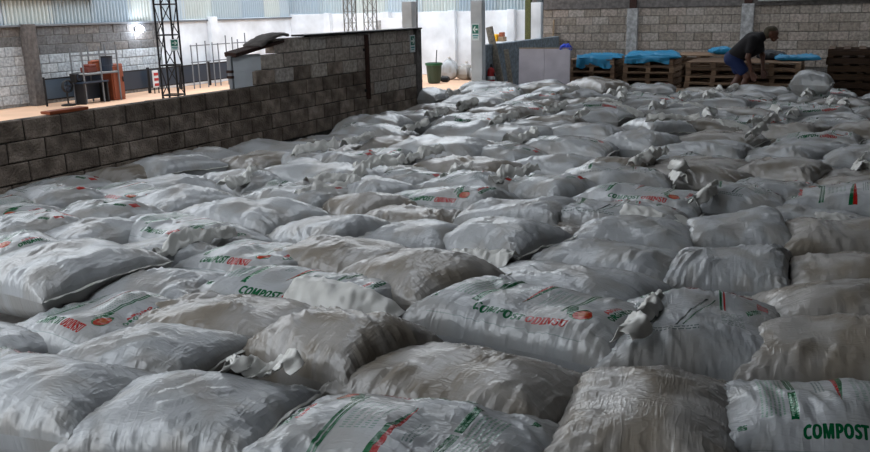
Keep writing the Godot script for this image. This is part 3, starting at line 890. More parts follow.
	part("board", boxm(Vector3(0.92, 0.05, 0.16), 0.008, 0.006), M.rust, o, Transform3D(Basis(Vector3(0, 0, 1), 0.13), Vector3(0.02, 0.05, 0)))
	o = thing("bent_sheet", "curved dark scrap of sheet lying on the sloping plank", "sheet", Vector3(-6.26, 1.22, -8.1), PI / 2)
	part("curved_sheet", sheet(func(s: float, t: float) -> Vector3: return Vector3(lerpf(-0.24, 0.30, s), 0.03 + 0.11 * sin(s * 1.9) + 0.012 * fn.get_noise_2d(s * 4.0, t * 3.0) - 0.05 * (t - 0.5) * (t - 0.5), lerpf(-0.13, 0.13, t)), 24, 8, 0.03), M.concrete_dark, o)
	o = thing("rusty_pipe", "rusty upright pipe fixed to the face of the block wall", "pipe", Vector3(-6.17, 0.4, -10.24))
	part("pipe", barm(Vector3(0, 0, 0), Vector3(0, 0.88, 0), 0.035, 0.035, 12), M.rust, o)
	for y in [0.12, 0.68]:
		part("clamp", boxm(Vector3(0.03, 0.04, 0.13), 0.004), M.steel, o, Transform3D(Basis.IDENTITY, Vector3(-0.025, y, 0)))
	o = thing("orange_board", "orange-brown board lying on top of the half wall by the hall pillar", "board", Vector3(-6.26, 0.792, -5.2), PI / 2)
	part("board", boxm(Vector3(0.42, 0.028, 0.12), 0.005, 0.003), std(Color(0.55, 0.27, 0.14), 0.8), o, Transform3D(Basis.IDENTITY, Vector3(0, 0.015, 0)))

func sign_board(o: Node3D, w: float, h: float, towards: float) -> void:
	var bm := std(Color.WHITE, 0.5, sign_tex(towards))
	part("backing", boxm(Vector3(w, h, 0.012), 0.003), M.white_wall, o)
	var q := QuadMesh.new()
	q.size = Vector2(w * 0.97, h * 0.97)
	part("print", q, bm, o, Transform3D(Basis.IDENTITY, Vector3(0, 0, 0.0075)))

# ---------------------------------------------------------------- the hall beyond the half wall
func truss(label: String, at: Vector3, h: float, w: float, mat: Material, step: float, turn: float) -> void:
	var o := thing("lattice_column", label, "column", at, turn)
	var c := [Vector3(-w / 2, 0, w / 2), Vector3(w / 2, 0, w / 2), Vector3(w / 2, 0, -w / 2), Vector3(-w / 2, 0, -w / 2)]
	for p in c:
		part("upright", barm(p, p + Vector3(0, h, 0), 0.012), mat, o)
	part("base_plate", boxm(Vector3(w * 1.4, 0.02, w * 1.4), 0.004), mat, o, Transform3D(Basis.IDENTITY, Vector3(0, 0.01, 0)))
	var y := step
	var k := 0
	while y < h:
		for i in 4:
			var a: Vector3 = c[i] + Vector3(0, y, 0)
			var b: Vector3 = c[(i + 1) % 4] + Vector3(0, y, 0)
			part("crossbar", barm(a, b, 0.009, 0.009, 6), mat, o)
			var lo := a - Vector3(0, step, 0) if k % 2 == 0 else b - Vector3(0, step, 0)
			part("diagonal", barm(lo, b if k % 2 == 0 else a, 0.006, 0.006, 6), mat, o)
		y += step
		k += 1

func build_hall() -> void:
	truss("dark lattice steel column standing just behind the half wall", Vector3(-7.25, 0, -7.58), 4.3, 0.19, M.steel, 0.345, 0.35)
	truss("pale lattice column behind the block wall, nearer the dark one", Vector3(-8.2, 0, -13.08), 4.3, 0.16, M.steel_white, 0.2, 0.1)
	truss("pale lattice column behind the block wall, nearer the doorway", Vector3(-8.2, 0, -13.78), 4.3, 0.18, M.steel_white, 0.2, 0.1)
	var o := thing("evacuation_sign", "small green sign fixed to the dark lattice column", "sign", Vector3(-7.09, 1.27, -7.50), 0.9)
	sign_board(o, 0.09, 0.13, 1.0)
	o = thing("wall_lamp", "small bright round lamp glowing on the far hall wall", "lamp", Vector3(-13.97, 1.33, -13.69))
	part("bracket", boxm(Vector3(0.05, 0.08, 0.08), 0.006), M.steel_grey, o)
	part("bulb", lathe([Vector2(0, -0.08), Vector2(0.05, -0.065), Vector2(0.085, -0.02), Vector2(0.085, 0.02), Vector2(0.05, 0.065), Vector2(0, 0.08)], 18), M.bulb, o, Transform3D(Basis.IDENTITY, Vector3(0.11, 0, 0)))
	var l := OmniLight3D.new()
	l.name = "lamp_glow"
	l.position = Vector3(-13.86, 1.33, -13.69)
	l.light_energy = 0.035
	l.light_size = 0.08
	l.light_color = Color(0.92, 0.95, 1.0)
	l.omni_range = 30
	l.omni_attenuation = 2
	l.shadow_enabled = true
	add_child(l)
	# dark screens standing along the far wall
	var z := -10.85
	var n := 0
	var words := ["nearest the pillar", "second from the pillar, behind the open rack", "third from the pillar, below lamp", "fourth from the pillar, behind dark lattice", "fifth from the pillar, behind bare frames", "last before the white panel"]
	for wd in [0.72, 0.95, 0.95, 0.95, 0.95, 0.95]:
		o = thing("dark_screen", "low framed screen along the far hall wall, %s" % words[n], "screen", Vector3(-13.55, 0, z - wd / 2), PI / 2, "dark screens in the hall")
		var glass = M.glass_dark if n != 0 else std(Color(0.30, 0.36, 0.42), 0.4)
		part("panel", boxm(Vector3(wd - 0.04, 0.36, 0.02), 0.003), glass, o, Transform3D(Basis.IDENTITY, Vector3(0, 0.31, 0)))
		for s in [-1, 1]:
			part("post", boxm(Vector3(0.03, 0.54, 0.03), 0.003), M.steel, o, Transform3D(Basis.IDENTITY, Vector3(s * (wd / 2 - 0.02), 0.27, 0)))
		for y in [0.12, 0.50]:
			part("rail", boxm(Vector3(wd - 0.06, 0.025, 0.03), 0.003), M.steel, o, Transform3D(Basis.IDENTITY, Vector3(0, y, 0)))
		z -= wd
		n += 1
	# open rack with goods, orange cabinet, drum
	o = thing("steel_rack", "open steel rack frame with goods on it beside the orange cabinet", "rack", Vector3(-13.2, 0, -11.78), PI / 2)
	for x in [-0.42, 0.0, 0.42]:
		for d in [-0.15, 0.15]:
			part("upright", boxm(Vector3(0.025, 1.05 + 0.06 * x, 0.025), 0.003), M.steel_grey, o, Transform3D(Basis.IDENTITY, Vector3(x, 0.53, d)))
	for y in [0.55, 0.90]:
		for d in [-0.15, 0.15]:
			part("beam", boxm(Vector3(0.88, 0.025, 0.025), 0.003), M.steel_grey, o, Transform3D(Basis.IDENTITY, Vector3(0, y, d)))
	part("shelf", boxm(Vector3(0.86, 0.02, 0.30), 0.004), M.steel_white, o, Transform3D(Basis.IDENTITY, Vector3(0, 0.565, 0)))
	o = thing("orange_cabinet", "orange-brown upright cabinet beside the open rack", "cabinet", Vector3(-13.25, 0, -12.22), PI / 2)
	part("body", boxm(Vector3(0.30, 0.70, 0.30), 0.012), M.orange, o, Transform3D(Basis.IDENTITY, Vector3(0, 0.35, 0)))
	part("door", boxm(Vector3(0.26, 0.62, 0.02), 0.006), std(Color(0.50, 0.25, 0.15), 0.55), o, Transform3D(Basis.IDENTITY, Vector3(0, 0.35, 0.16)))
	part("handle", boxm(Vector3(0.02, 0.10, 0.02), 0.004), M.steel, o, Transform3D(Basis.IDENTITY, Vector3(0.10, 0.40, 0.18)))
	o = thing("blue_drum", "dark blue drum standing on the rack shelf by the orange cabinet", "drum", Vector3(-13.2, 0.576, -12.06))
	part("body", lathe([Vector2(0, 0), Vector2(0.115, 0), Vector2(0.125, 0.02), Vector2(0.12, 0.10), Vector2(0.128, 0.11), Vector2(0.12, 0.12), Vector2(0.12, 0.24), Vector2(0.125, 0.26), Vector2(0.11, 0.27), Vector2(0, 0.265)], 18), M.navy, o)
	part("lid", lathe([Vector2(0, 0.26), Vector2(0.125, 0.262), Vector2(0.125, 0.285), Vector2(0, 0.285)], 18), M.steel, o)
	o = thing("red_toolbox", "reddish brown box on the rack shelf beside the blue drum", "box", Vector3(-13.2, 0.576, -11.62), PI / 2)
	part("body", boxm(Vector3(0.24, 0.10, 0.2), 0.012), std(Color(0.36, 0.14, 0.10), 0.6), o, Transform3D(Basis.IDENTITY, Vector3(0, 0.05, 0)))
	part("lid", boxm(Vector3(0.19, 0.06, 0.2), 0.02), std(Color(0.40, 0.17, 0.12), 0.6), o, Transform3D(Basis.IDENTITY, Vector3(0.02, 0.125, 0)))
	o = thing("orange_carton", "flat orange carton on the rack behind the blue drum", "carton", Vector3(-13.30, 0.576, -11.86), PI / 2)
	part("box", boxm(Vector3(0.22, 0.20, 0.12), 0.006), M.orange, o, Transform3D(Basis.IDENTITY, Vector3(0, 0.10, 0)))
	part("flap", boxm(Vector3(0.22, 0.01, 0.06), 0.003), M.orange, o, Transform3D(Basis(Vector3(1, 0, 0), 0.4), Vector3(0, 0.205, 0.05)))
	o = thing("workbench", "dark workbench below the open rack", "bench", Vector3(-13.15, 0, -11.6), PI / 2)
	part("top", boxm(Vector3(0.62, 0.03, 0.26), 0.004), M.navy, o, Transform3D(Basis.IDENTITY, Vector3(0, 0.40, 0)))
	part("panel", boxm(Vector3(0.56, 0.30, 0.02), 0.004), M.navy, o, Transform3D(Basis.IDENTITY, Vector3(0, 0.22, -0.1)))
	for s in [-1, 1]:
		part("leg", boxm(Vector3(0.035, 0.40, 0.24), 0.004), M.steel, o, Transform3D(Basis.IDENTITY, Vector3(s * 0.28, 0.2, 0)))
	# fan and speaker by the pillar
	o = thing("pedestal_fan", "dark pedestal fan in front of the pale screen by the hall pillar", "fan", Vector3(-13.25, 0, -11.10), PI / 2)
	part("base", lathe([Vector2(0, 0), Vector2(0.13, 0), Vector2(0.13, 0.02), Vector2(0.03, 0.04), Vector2(0, 0.04)], 16), M.black, o)
	part("pole", barm(Vector3(0, 0.03, 0), Vector3(0, 0.30, 0), 0.015), M.black, o)
	part("guard", lathe([Vector2(0.115, -0.03), Vector2(0.125, 0), Vector2(0.115, 0.03), Vector2(0.105, 0.03), Vector2(0.105, -0.03), Vector2(0.115, -0.03)], 22), M.black, o, Transform3D(Basis(Vector3(1, 0, 0), PI / 2), Vector3(0, 0.36, 0.03)))
	for k in 4:
		part("blade", boxm(Vector3(0.06, 0.10, 0.012), 0.004), M.navy, o, Transform3D(Basis(Vector3(0, 0, 1), TAU * k / 4) * Basis(Vector3(0, 1, 0), 0.4), Vector3(0, 0.36, 0.03) + Basis(Vector3(0, 0, 1), TAU * k / 4) * Vector3(0, 0.055, 0)))
	part("motor", lathe([Vector2(0, -0.05), Vector2(0.035, -0.04), Vector2(0.035, 0.03), Vector2(0, 0.045)], 14), M.black, o, Transform3D(Basis(Vector3(1, 0, 0), PI / 2), Vector3(0, 0.36, 0.0)))
	o = thing("loudspeaker", "dark box on a thin stand next to the pedestal fan", "speaker", Vector3(-13.25, 0, -11.36), PI / 2)
	part("stand", barm(Vector3(0, 0.02, 0), Vector3(0, 0.42, 0), 0.014), M.black, o)
	part("foot", boxm(Vector3(0.18, 0.02, 0.16), 0.004), M.black, o, Transform3D(Basis.IDENTITY, Vector3(0, 0.01, 0)))
	part("cabinet", boxm(Vector3(0.2, 0.17, 0.15), 0.012), M.black, o, Transform3D(Basis(Vector3(0, 0, 1), 0.1), Vector3(0, 0.50, 0)))
	part("cone", lathe([Vector2(0, 0.0), Vector2(0.05, 0.02), Vector2(0.065, 0.02), Vector2(0.065, 0)], 16), M.navy, o, Transform3D(Basis(Vector3(1, 0, 0), PI / 2), Vector3(0, 0.50, 0.07)))
	o = thing("red_poster_stand", "red and white sign board standing before the dark screens", "sign", Vector3(-13.38, 0, -13.5), PI / 2)
	part("board", boxm(Vector3(0.16, 0.36, 0.02), 0.004), M.white_wall, o, Transform3D(Basis.IDENTITY, Vector3(0, 0.30, 0)))
	for y in [0.18, 0.29, 0.40]:
		part("red_panel", boxm(Vector3(0.12, 0.06, 0.02), 0.004), M.red, o, Transform3D(Basis.IDENTITY, Vector3(0.01, y, 0.008)))
	for s in [-1, 1]:
		part("leg", boxm(Vector3(0.02, 0.16, 0.02), 0.003), M.steel, o, Transform3D(Basis.IDENTITY, Vector3(s * 0.06, 0.08, 0)))
	# bare steel frames
	var fz := -14.45
	var fl := ["nearest the lattice column", "in the middle of the row", "nearest the white panel"]
	for k in 3:
		o = thing("bare_rack", "bare grey steel frame standing in the hall, %s" % fl[k], "frame", Vector3(-13.25, 0, fz - 0.33), PI / 2, "bare steel frames in the hall")
		for x in [-0.27, -0.08, 0.20]:
			part("upright", boxm(Vector3(0.022, 1.06 + 0.10 * sin(x * 30.0 + k), 0.022), 0.003), M.steel_grey, o, Transform3D(Basis.IDENTITY, Vector3(x, 0.53 + 0.05 * sin(x * 30.0 + k), 0)))
		for y in [0.58, 0.94]:
			part("rail", boxm(Vector3(0.64, 0.022, 0.022), 0.003), M.steel_grey, o, Transform3D(Basis.IDENTITY, Vector3(0, y, 0.0225)))
		fz -= 0.70
	o = thing("hanging_cable", "black cable hanging down the doorway post of the hall", "cable", Vector3(-7.30, 0, -13.95))
	part("cable", barm(Vector3(0.0, 0.02, 0.08), Vector3(0.05, 2.4, 0.08), 0.012), M.black, o)
	part("clip", boxm(Vector3(0.05, 0.03, 0.06), 0.004), M.steel, o, Transform3D(Basis.IDENTITY, Vector3(0.0, 1.2, 0.06)))

# ---------------------------------------------------------------- the person
# bones: [a, b, ra, rb]; surface nets over a smooth union of tapered capsules
func flesh(bones: Array, cell: float, k: float) -> ArrayMesh:
	var lo := Vector3.ONE * 1e9
	var hi := -lo
	for b in bones:
		var r := maxf(b[2], b[3]) + k + cell * 2
		lo = lo.min((b[0] as Vector3).min(b[1]) - Vector3.ONE * r)
		hi = hi.max((b[0] as Vector3).max(b[1]) + Vector3.ONE * r)
	var n := Vector3i(((hi - lo) / cell).ceil()) + Vector3i.ONE
	var f := PackedFloat32Array()
	f.resize(n.x * n.y * n.z)
	f.fill(1.0)
	for b in bones:
		var a: Vector3 = b[0]
		var c: Vector3 = b[1]
		var r := maxf(b[2], b[3]) + k + cell * 1.5
		var i0 := Vector3i(((a.min(c) - Vector3.ONE * r - lo) / cell).floor()).clamp(Vector3i.ZERO, n - Vector3i.ONE)
		var i1 := Vector3i(((a.max(c) + Vector3.ONE * r - lo) / cell).ceil()).clamp(Vector3i.ZERO, n - Vector3i.ONE)
		var d := c - a
		var dd := maxf(d.length_squared(), 1e-9)
		for x in range(i0.x, i1.x + 1):
			for y in range(i0.y, i1.y + 1):
				for z in range(i0.z, i1.z + 1):
					var p := lo + Vector3(x, y, z) * cell
					var t := clampf((p - a).dot(d) / dd, 0, 1)
					var v := (p - a - d * t).length() - lerpf(b[2], b[3], t)
					var at := (x * n.y + y) * n.z + z
					var w := f[at]
					var h := maxf(k - absf(v - w), 0.0) / k
					f[at] = minf(v, w) - h * h * k * 0.25
	var vid := PackedInt32Array()
	vid.resize(f.size())
	vid.fill(-1)
	var pos := PackedVector3Array()
	var uv := PackedVector2Array()
	var sy := n.z
	var sx := n.y * n.z
	for x in n.x - 1:
		for y in n.y - 1:
			for z in n.z - 1:
				var at := x * sx + y * sy + z
				var c := [f[at], f[at + 1], f[at + sy], f[at + sy + 1], f[at + sx], f[at + sx + 1], f[at + sx + sy], f[at + sx + sy + 1]]
				var m := 0
				for q in 8:
					if c[q] < 0:
						m += 1
				if m == 0 or m == 8:
					continue
				var s := Vector3.ZERO
				var cnt := 0
				for e in [[0, 1], [0, 2], [0, 4], [1, 3], [1, 5], [2, 3], [2, 6], [3, 7], [4, 5], [4, 6], [5, 7], [6, 7]]:
					var u: float = c[e[0]]
					var w: float = c[e[1]]
					if (u < 0) != (w < 0):
						var t := u / (u - w)
						var A := Vector3(e[0] >> 2, (e[0] >> 1) & 1, e[0] & 1)
						var B := Vector3(e[1] >> 2, (e[1] >> 1) & 1, e[1] & 1)
						s += A.lerp(B, t)
						cnt += 1
				vid[at] = pos.size()
				pos.append(lo + (Vector3(x, y, z) + s / cnt) * cell)
				uv.append(Vector2.ZERO)
	var idx := PackedInt32Array()
	for x in range(1, n.x - 1):
		for y in range(1, n.y - 1):
			for z in range(1, n.z - 1):
				var at := x * sx + y * sy + z
				var inside := f[at] < 0
				for ax in 3:
					var st: int = [sx, sy, 1][ax]
					if inside == (f[at + st] < 0):
						continue
					var o1: int = [sy, 1, sx][ax]
					var o2: int = [1, sx, sy][ax]
					var q := [vid[at - o1 - o2], vid[at - o2], vid[at], vid[at - o1]]
					if q.min() < 0:
						continue
					if inside:
						idx.append_array(PackedInt32Array([q[0], q[2], q[1], q[0], q[3], q[2]]))
					else:
						idx.append_array(PackedInt32Array([q[0], q[1], q[2], q[0], q[2], q[3]]))
	return grid_arrays(pos, uv, idx)

func hand_bones(wrist: Vector3, down: Vector3, side: Vector3) -> Array:
	# palm and five slightly curled fingers; side points towards the thumb
	var nrm := down.cross(side).normalized()
	var b := []
	for k in 4:
		var o := side * (0.028 - 0.019 * k)
		b.append([wrist + o * 0.7, wrist + down * 0.085 + o, 0.014, 0.012])
		var l: float = [0.065, 0.075, 0.070, 0.055][k]
		var k0 := wrist + down * 0.085 + o
		var k1 := k0 + down * l * 0.5 + nrm * l * 0.18
		b.append([k0, k1, 0.0095, 0.009])
		b.append([k1, k1 + down * l * 0.35 + nrm * l * 0.42, 0.0088, 0.0075])
	b.append([wrist + side * 0.02 + down * 0.015, wrist + side * 0.055 + down * 0.055 + nrm * 0.012, 0.014, 0.011])
	b.append([wrist + side * 0.055 + down * 0.055 + nrm * 0.012, wrist + side * 0.058 + down * 0.092 + nrm * 0.028, 0.0105, 0.008])
	return b

func build_person() -> void:
	var at := Vector3(-1.72, 0, -14.9)
	var o := thing("person", "person bending forward in dark shirt and blue shorts with arms hanging, before the pallets", "person", at)
	o.scale = Vector3.ONE * 1.05
	# joints relative to the ground between the feet; +x is where the person faces, +z towards the viewer
	var hipc := Vector3(-0.17, 0.68, 0)
	var chest := Vector3(0.09, 0.935, 0)
	var neck := Vector3(0.225, 1.005, 0)
	var head := Vector3(0.355, 1.07, 0)
	var jaw := Vector3(0.395, 0.975, 0)
	var hN := hipc + Vector3(0.02, -0.02, 0.09)
	var hF := hipc + Vector3(0.0, -0.02, -0.09)
	var kN := Vector3(0.06, 0.40, 0.11)
	var aN := Vector3(-0.01, 0.075, 0.10)
	var kF := Vector3(-0.08, 0.40, -0.10)
	var aF := Vector3(-0.24, 0.12, -0.11)
	var sN := Vector3(0.11, 0.97, 0.165)
	var sF := Vector3(0.14, 0.96, -0.165)
	var eN := Vector3(0.06, 0.70, 0.21)
	var wN := Vector3(0.13, 0.48, 0.19)
	var eF := Vector3(0.23, 0.71, -0.19)
	var wF := Vector3(0.26, 0.49, -0.16)
	var skin := [[hipc, chest, 0.10, 0.12], [chest, neck, 0.10, 0.055], [neck, head.lerp(jaw, 0.3), 0.052, 0.052],
		[hN, kN, 0.075, 0.052], [kN, aN, 0.050, 0.034], [hF, kF, 0.075, 0.052], [kF, aF, 0.050, 0.034],
		[kN.lerp(aN, 0.25) - Vector3(0.02, 0, 0), kN.lerp(aN, 0.5) - Vector3(0.015, 0, 0), 0.045, 0.038], [kF.lerp(aF, 0.25) - Vector3(0.0, 0.015, 0), kF.lerp(aF, 0.5), 0.045, 0.038],
		[chest + Vector3(0.03, 0.02, 0.09), sN, 0.07, 0.055], [chest + Vector3(0.03, 0.02, -0.09), sF, 0.07, 0.055],
		[sN, eN, 0.050, 0.038], [eN, wN, 0.038, 0.026], [sF, eF, 0.050, 0.038], [eF, wF, 0.038, 0.026]]
	var body := part("body", flesh(skin, 0.018, 0.03), M.skin, o)
	var fwd := (jaw - head).normalized()
	var face := Vector3(0.72, -0.69, 0).rotated(Vector3(0, 0, 1), 0.40)
	var hd := [[head + Vector3(-0.015, 0.005, 0), head + Vector3(0.02, -0.01, 0), 0.086, 0.084], [head + Vector3(0.03, -0.03, 0), jaw, 0.068, 0.045],
		[neck, head + Vector3(0, -0.02, 0), 0.05, 0.055],
		[head.lerp(jaw, 0.45) + face * 0.065, head.lerp(jaw, 0.60) + face * 0.080, 0.011, 0.014],
		[head.lerp(jaw, 0.28) + face * 0.062 + Vector3(0, 0, 0.035), head.lerp(jaw, 0.28) + face * 0.062 - Vector3(0, 0, 0.035), 0.017, 0.017],
		[head.lerp(jaw, 0.86) + face * 0.052 + Vector3(0, 0, 0.02), head.lerp(jaw, 0.86) + face * 0.052 - Vector3(0, 0, 0.02), 0.010, 0.010]]
	for s in [-1, 1]:
		hd.append([head + Vector3(0.0, -0.005, s * 0.083), head + Vector3(0.02, -0.05, s * 0.078), 0.018, 0.011])
	part("head", flesh(hd, 0.006, 0.012), M.skin, o)
	for s in [-1, 1]:
		part("eye", lathe([Vector2(0, -0.009), Vector2(0.008, -0.004), Vector2(0.008, 0.004), Vector2(0, 0.009)], 10), M.black, o, Transform3D(Basis.IDENTITY, head.lerp(jaw, 0.42) + face * 0.066 + Vector3(0, 0, s * 0.032)))
	part("hair", flesh([[head + Vector3(-0.03, 0.012, 0), head + Vector3(0.012, 0.018, 0), 0.084, 0.080], [head + Vector3(-0.045, -0.02, 0), head + Vector3(-0.02, 0.0, 0), 0.07, 0.08]], 0.008, 0.02), M.hair, o)
	var dn := (wN - eN).normalized()
	part("hand", flesh(hand_bones(wN, dn, Vector3(1, 0, 0)), 0.0045, 0.006), M.skin, o)
	dn = (wF - eF).normalized()
	part("hand", flesh(hand_bones(wF, dn, Vector3(1, 0, 0)), 0.0045, 0.006), M.skin, o)
	part("shirt", flesh([[hipc + Vector3(0.0, 0.01, 0.05), chest + Vector3(0, 0, 0.06), 0.13, 0.145], [hipc + Vector3(0.0, 0.01, -0.05), chest + Vector3(0, 0, -0.06), 0.13, 0.145], [chest, neck, 0.14, 0.075],
		[chest + Vector3(0.03, 0.02, 0.09), sN, 0.085, 0.070], [chest + Vector3(0.03, 0.02, -0.09), sF, 0.085, 0.070], [sN, sN.lerp(eN, 0.62), 0.066, 0.062], [sF, sF.lerp(eF, 0.62), 0.066, 0.062],
		[hipc + Vector3(0.09, 0.06, 0), chest + Vector3(0.06, -0.09, 0), 0.12, 0.12]], 0.015, 0.03), M.shirt, o)
	part("shorts", flesh([[hipc + Vector3(-0.02, 0.0, 0.055), hipc + Vector3(-0.02, 0.0, -0.055), 0.128, 0.128], [hN, hN.lerp(kN, 0.62), 0.105, 0.088], [hF, hF.lerp(kF, 0.62), 0.105, 0.088]], 0.015, 0.03), M.shorts, o)
	part("shoe", flesh([[aN + Vector3(-0.035, -0.035, 0), aN + Vector3(0.05, -0.04, 0), 0.036, 0.034], [aN + Vector3(0.05, -0.045, 0), aN + Vector3(0.14, -0.05, 0.01), 0.034, 0.025]], 0.008, 0.02), M.black, o)
	part("shoe", flesh([[aF + Vector3(-0.03, 0.0, 0), aF + Vector3(0.04, -0.045, 0), 0.036, 0.036], [aF + Vector3(0.04, -0.05, 0), aF + Vector3(0.115, -0.09, 0), 0.035, 0.027]], 0.008, 0.02), M.black, o)

# ---------------------------------------------------------------- everything
func _ready() -> void:
	rng.seed = 7
	bn.seed = 4
	bn.frequency = 1.0
	bn.noise_type = FastNoiseLite.TYPE_SIMPLEX_SMOOTH
	bn.fractal_type = FastNoiseLite.FRACTAL_FBM
	bn.fractal_octaves = 2
	fn.seed = 9
	fn.frequency = 1.0
	fn.noise_type = FastNoiseLite.TYPE_SIMPLEX_SMOOTH
	fn.fractal_type = FastNoiseLite.FRACTAL_FBM
	fn.fractal_octaves = 2

	var cam := Camera3D.new()
	cam.name = "camera"
	cam.fov = rad_to_deg(2.0 * atan(226.0 / 840.0))
	cam.keep_aspect = Camera3D.KEEP_HEIGHT
	cam.near = 0.05
	cam.far = 200.0
	cam.transform = Transform3D(Basis(Vector3.UP, deg_to_rad(26.784)) * Basis(Vector3.RIGHT, deg_to_rad(-14.452)) * Basis(Vector3.BACK, deg_to_rad(-1.276)), CAM)
	add_child(cam)
	cam.current = true

	var sky_m := ProceduralSkyMaterial.new()
	sky_m.sky_top_color = Color(0.88, 0.91, 0.945)
	sky_m.sky_horizon_color = Color(0.92, 0.93, 0.93)
	sky_m.ground_bottom_color = Color(0.30, 0.29, 0.27)
	sky_m.ground_horizon_color = Color(0.55, 0.54, 0.52)
	sky_m.sky_energy_multiplier = 1.0
	var sky := Sky.new()
	sky.sky_material = sky_m
	var env := Environment.new()
	env.background_mode = Environment.BG_SKY
	env.sky = sky
	env.tonemap_mode = Environment.TONE_MAPPER_LINEAR
	env.tonemap_exposure = 4.4
	env.sdfgi_enabled = true
	env.ssao_enabled = true
	env.ssil_enabled = true
	var we := WorldEnvironment.new()
	we.name = "world"
	we.environment = env
	add_child(we)

	make_materials()
	build_structure()
	build_sacks()
	build_back()
	build_hall()
	build_person()

func build_sacks() -> void:
	sack(-2.66, -1.93, 8, 0.84, 0.48, 0.24, "P", 0.02, 0.08, -0.30, 1.0, "", "plain white sack cut by the bottom corner of the photo nearest the block wall")
	sack(-2.56, -2.33, 12, 0.74, 0.50, 0.24, "P", 0.04, 0.08, -0.32, 1.0, "", "clean square-cornered white sack with a shaded brown end, in front of the wrinkled long one")
	sack(-2.03, -2.04, 14, 0.74, 0.52, 0.24, "P", 0.03, 0.08, -0.10, 1.0, "F", "plain sack along the bottom edge with a crumpled open mouth at its far corner")
	sack(-2.50, -2.84, 6, 0.95, 0.59, 0.24, "D", 0.01, 0.08, -0.20, 1.8, "", "long white sack with deep crumpled wrinkles over its raised end")
	sack(-1.85, -2.75, -11, 0.66, 0.54, 0.28, "D", 0.02, 0.09, -0.13, 1.5, "", "fat humped sack with vertical drapery folds, beside the red and green printed one")
	sack(-1.21, -2.16, 10, 0.97, 0.56, 0.25, "R", -0.01, 0.08, -0.20, 1.0, "", "printed sack at the bottom edge whose lettering reads upside down")
	sack(-1.23, -2.67, -2, 0.91, 0.56, 0.24, "D", -0.00, 0.08, -0.22, 1.5, "", "plain sack with fine fanned creases, between the two large printed compost sacks")
	sack(-0.54, -2.66, 14, 0.64, 0.75, 0.24, "D", 0.01, 0.08, -0.11, 1.0, "", "broad brownish sack lying lengthwise at the bottom edge beside the last printed sack")
	sack(0.04, -2.90, 18, 0.86, 0.56, 0.25, "C", -0.00, 0.08, -0.14, 1.0, "", "printed sack in the bottom corner with table print, green bar and the word COMPOST")
	sack(0.04, -3.55, 14, 0.86, 0.56, 0.24, "D", 0.03, 0.08, -0.10, 1.0, "", "plain dim sack directly behind the printed sack of the bottom corner")
	sack(-0.53, -3.53, 21, 0.82, 0.75, 0.25, "T", -0.00, 0.08, -0.18, 1.0, "", "glossy printed sack with red lettering on its far edge, by the twisted white mouth")
	sack(-1.22, -3.39, -4, 1.04, 0.56, 0.26, "C", -0.00, 0.09, -0.20, 1.0, "R", "large clean printed sack, green COMPOST along its near side, twisted mouth at one end")
	sack(-1.25, -3.87, -5, 0.99, 0.56, 0.24, "P", -0.00, 0.08, -0.16, 1.0, "", "smooth plain sack directly behind the large clean printed compost sack")
	sack(-0.53, -4.54, 10, 0.63, 0.56, 0.24, "P", 0.02, 0.08, -0.13, 1.5, "", "plain greyish sack with crushed dents on top, behind the glossy printed one")
	sack(-1.16, -4.47, -0, 0.83, 0.56, 0.23, "P", -0.00, 0.08, -0.21, 1.0, "", "plain sack two rows behind the large clean printed compost sack, crossed by soft ridges")
	sack(0.12, -4.67, 15, 0.82, 0.56, 0.25, "D", 0.02, 0.08, -0.06, 1.0, "", "dim plain sack at the edge of the photo, third behind the bottom corner print")
	sack(0.07, -4.13, 17, 0.84, 0.56, 0.24, "D", 0.03, 0.08, -0.08, 1.0, "", "dim plain sack at the edge of the photo, second behind the bottom corner print")
	sack(0.08, -5.38, 16, 0.92, 0.56, 0.22, "D", 0.02, 0.10, -0.08, 1.0, "", "dim plain sack at the edge of the photo, in front of the shiny striped print")
	sack(0.04, -6.45, 10, 0.99, 0.77, 0.23, "R", 0.03, 0.10, -0.15, 1.6, "", "large printed sack at the photo's edge with rows of shiny wrinkles over its print")
	sack(-0.60, -5.29, 20, 0.65, 0.56, 0.22, "P", 0.03, 0.10, -0.14, 1.0, "", "small plain sack with one sharp crease, in front of the striped diagonal print")
	sack(-1.15, -4.96, 13, 0.78, 0.56, 0.25, "P", 0.00, 0.08, -0.09, 1.0, "", "smooth plain sack just in front of the printed sack with a white upturned mouth")
	sack(-1.34, -5.94, -4, 0.99, 0.56, 0.23, "C", -0.00, 0.10, -0.07, 1.0, "R", "printed compost sack with a white mouth turned up at one end, middle distance")
	sack(-0.67, -6.18, 11, 0.64, 0.56, 0.23, "T", -0.01, 0.10, -0.09, 1.0, "", "printed sack with diagonal dark stripes, next to the white upturned mouth")
	sack(-1.87, -4.47, -12, 0.74, 0.56, 0.27, "P", 0.05, 0.09, -0.10, 1.0, "N", "humped plain sack with a shaded tan end and white mouth under its near side")
	sack(-2.00, -5.14, 13, 0.77, 0.56, 0.23, "P", 0.04, 0.10, -0.24, 1.0, "", "plain sack with a shaded round tan end, behind the humped one")
	sack(-1.67, -4.92, -25, 0.64, 0.56, 0.20, "D", 0.00, 0.07, -0.21, 2.0, "", "small brownish crumpled sack wedged between the humped sack and its neighbours")
	sack(-2.39, -4.39, 8, 0.71, 0.56, 0.25, "P", 0.01, 0.08, -0.24, 1.0, "", "plain sack lying against the humped sack with the tan end")
	sack(-2.61, -4.81, 10, 0.72, 0.56, 0.23, "D", 0.01, 0.08, -0.24, 1.6, "", "plain sack with radiating creases behind the one against the humped sack")
	sack(-1.96, -3.60, -13, 0.69, 0.56, 0.28, "D", 0.05, 0.09, -0.24, 1.0, "", "plump plain sack with a dark shaded end, next to the large clean printed sack")
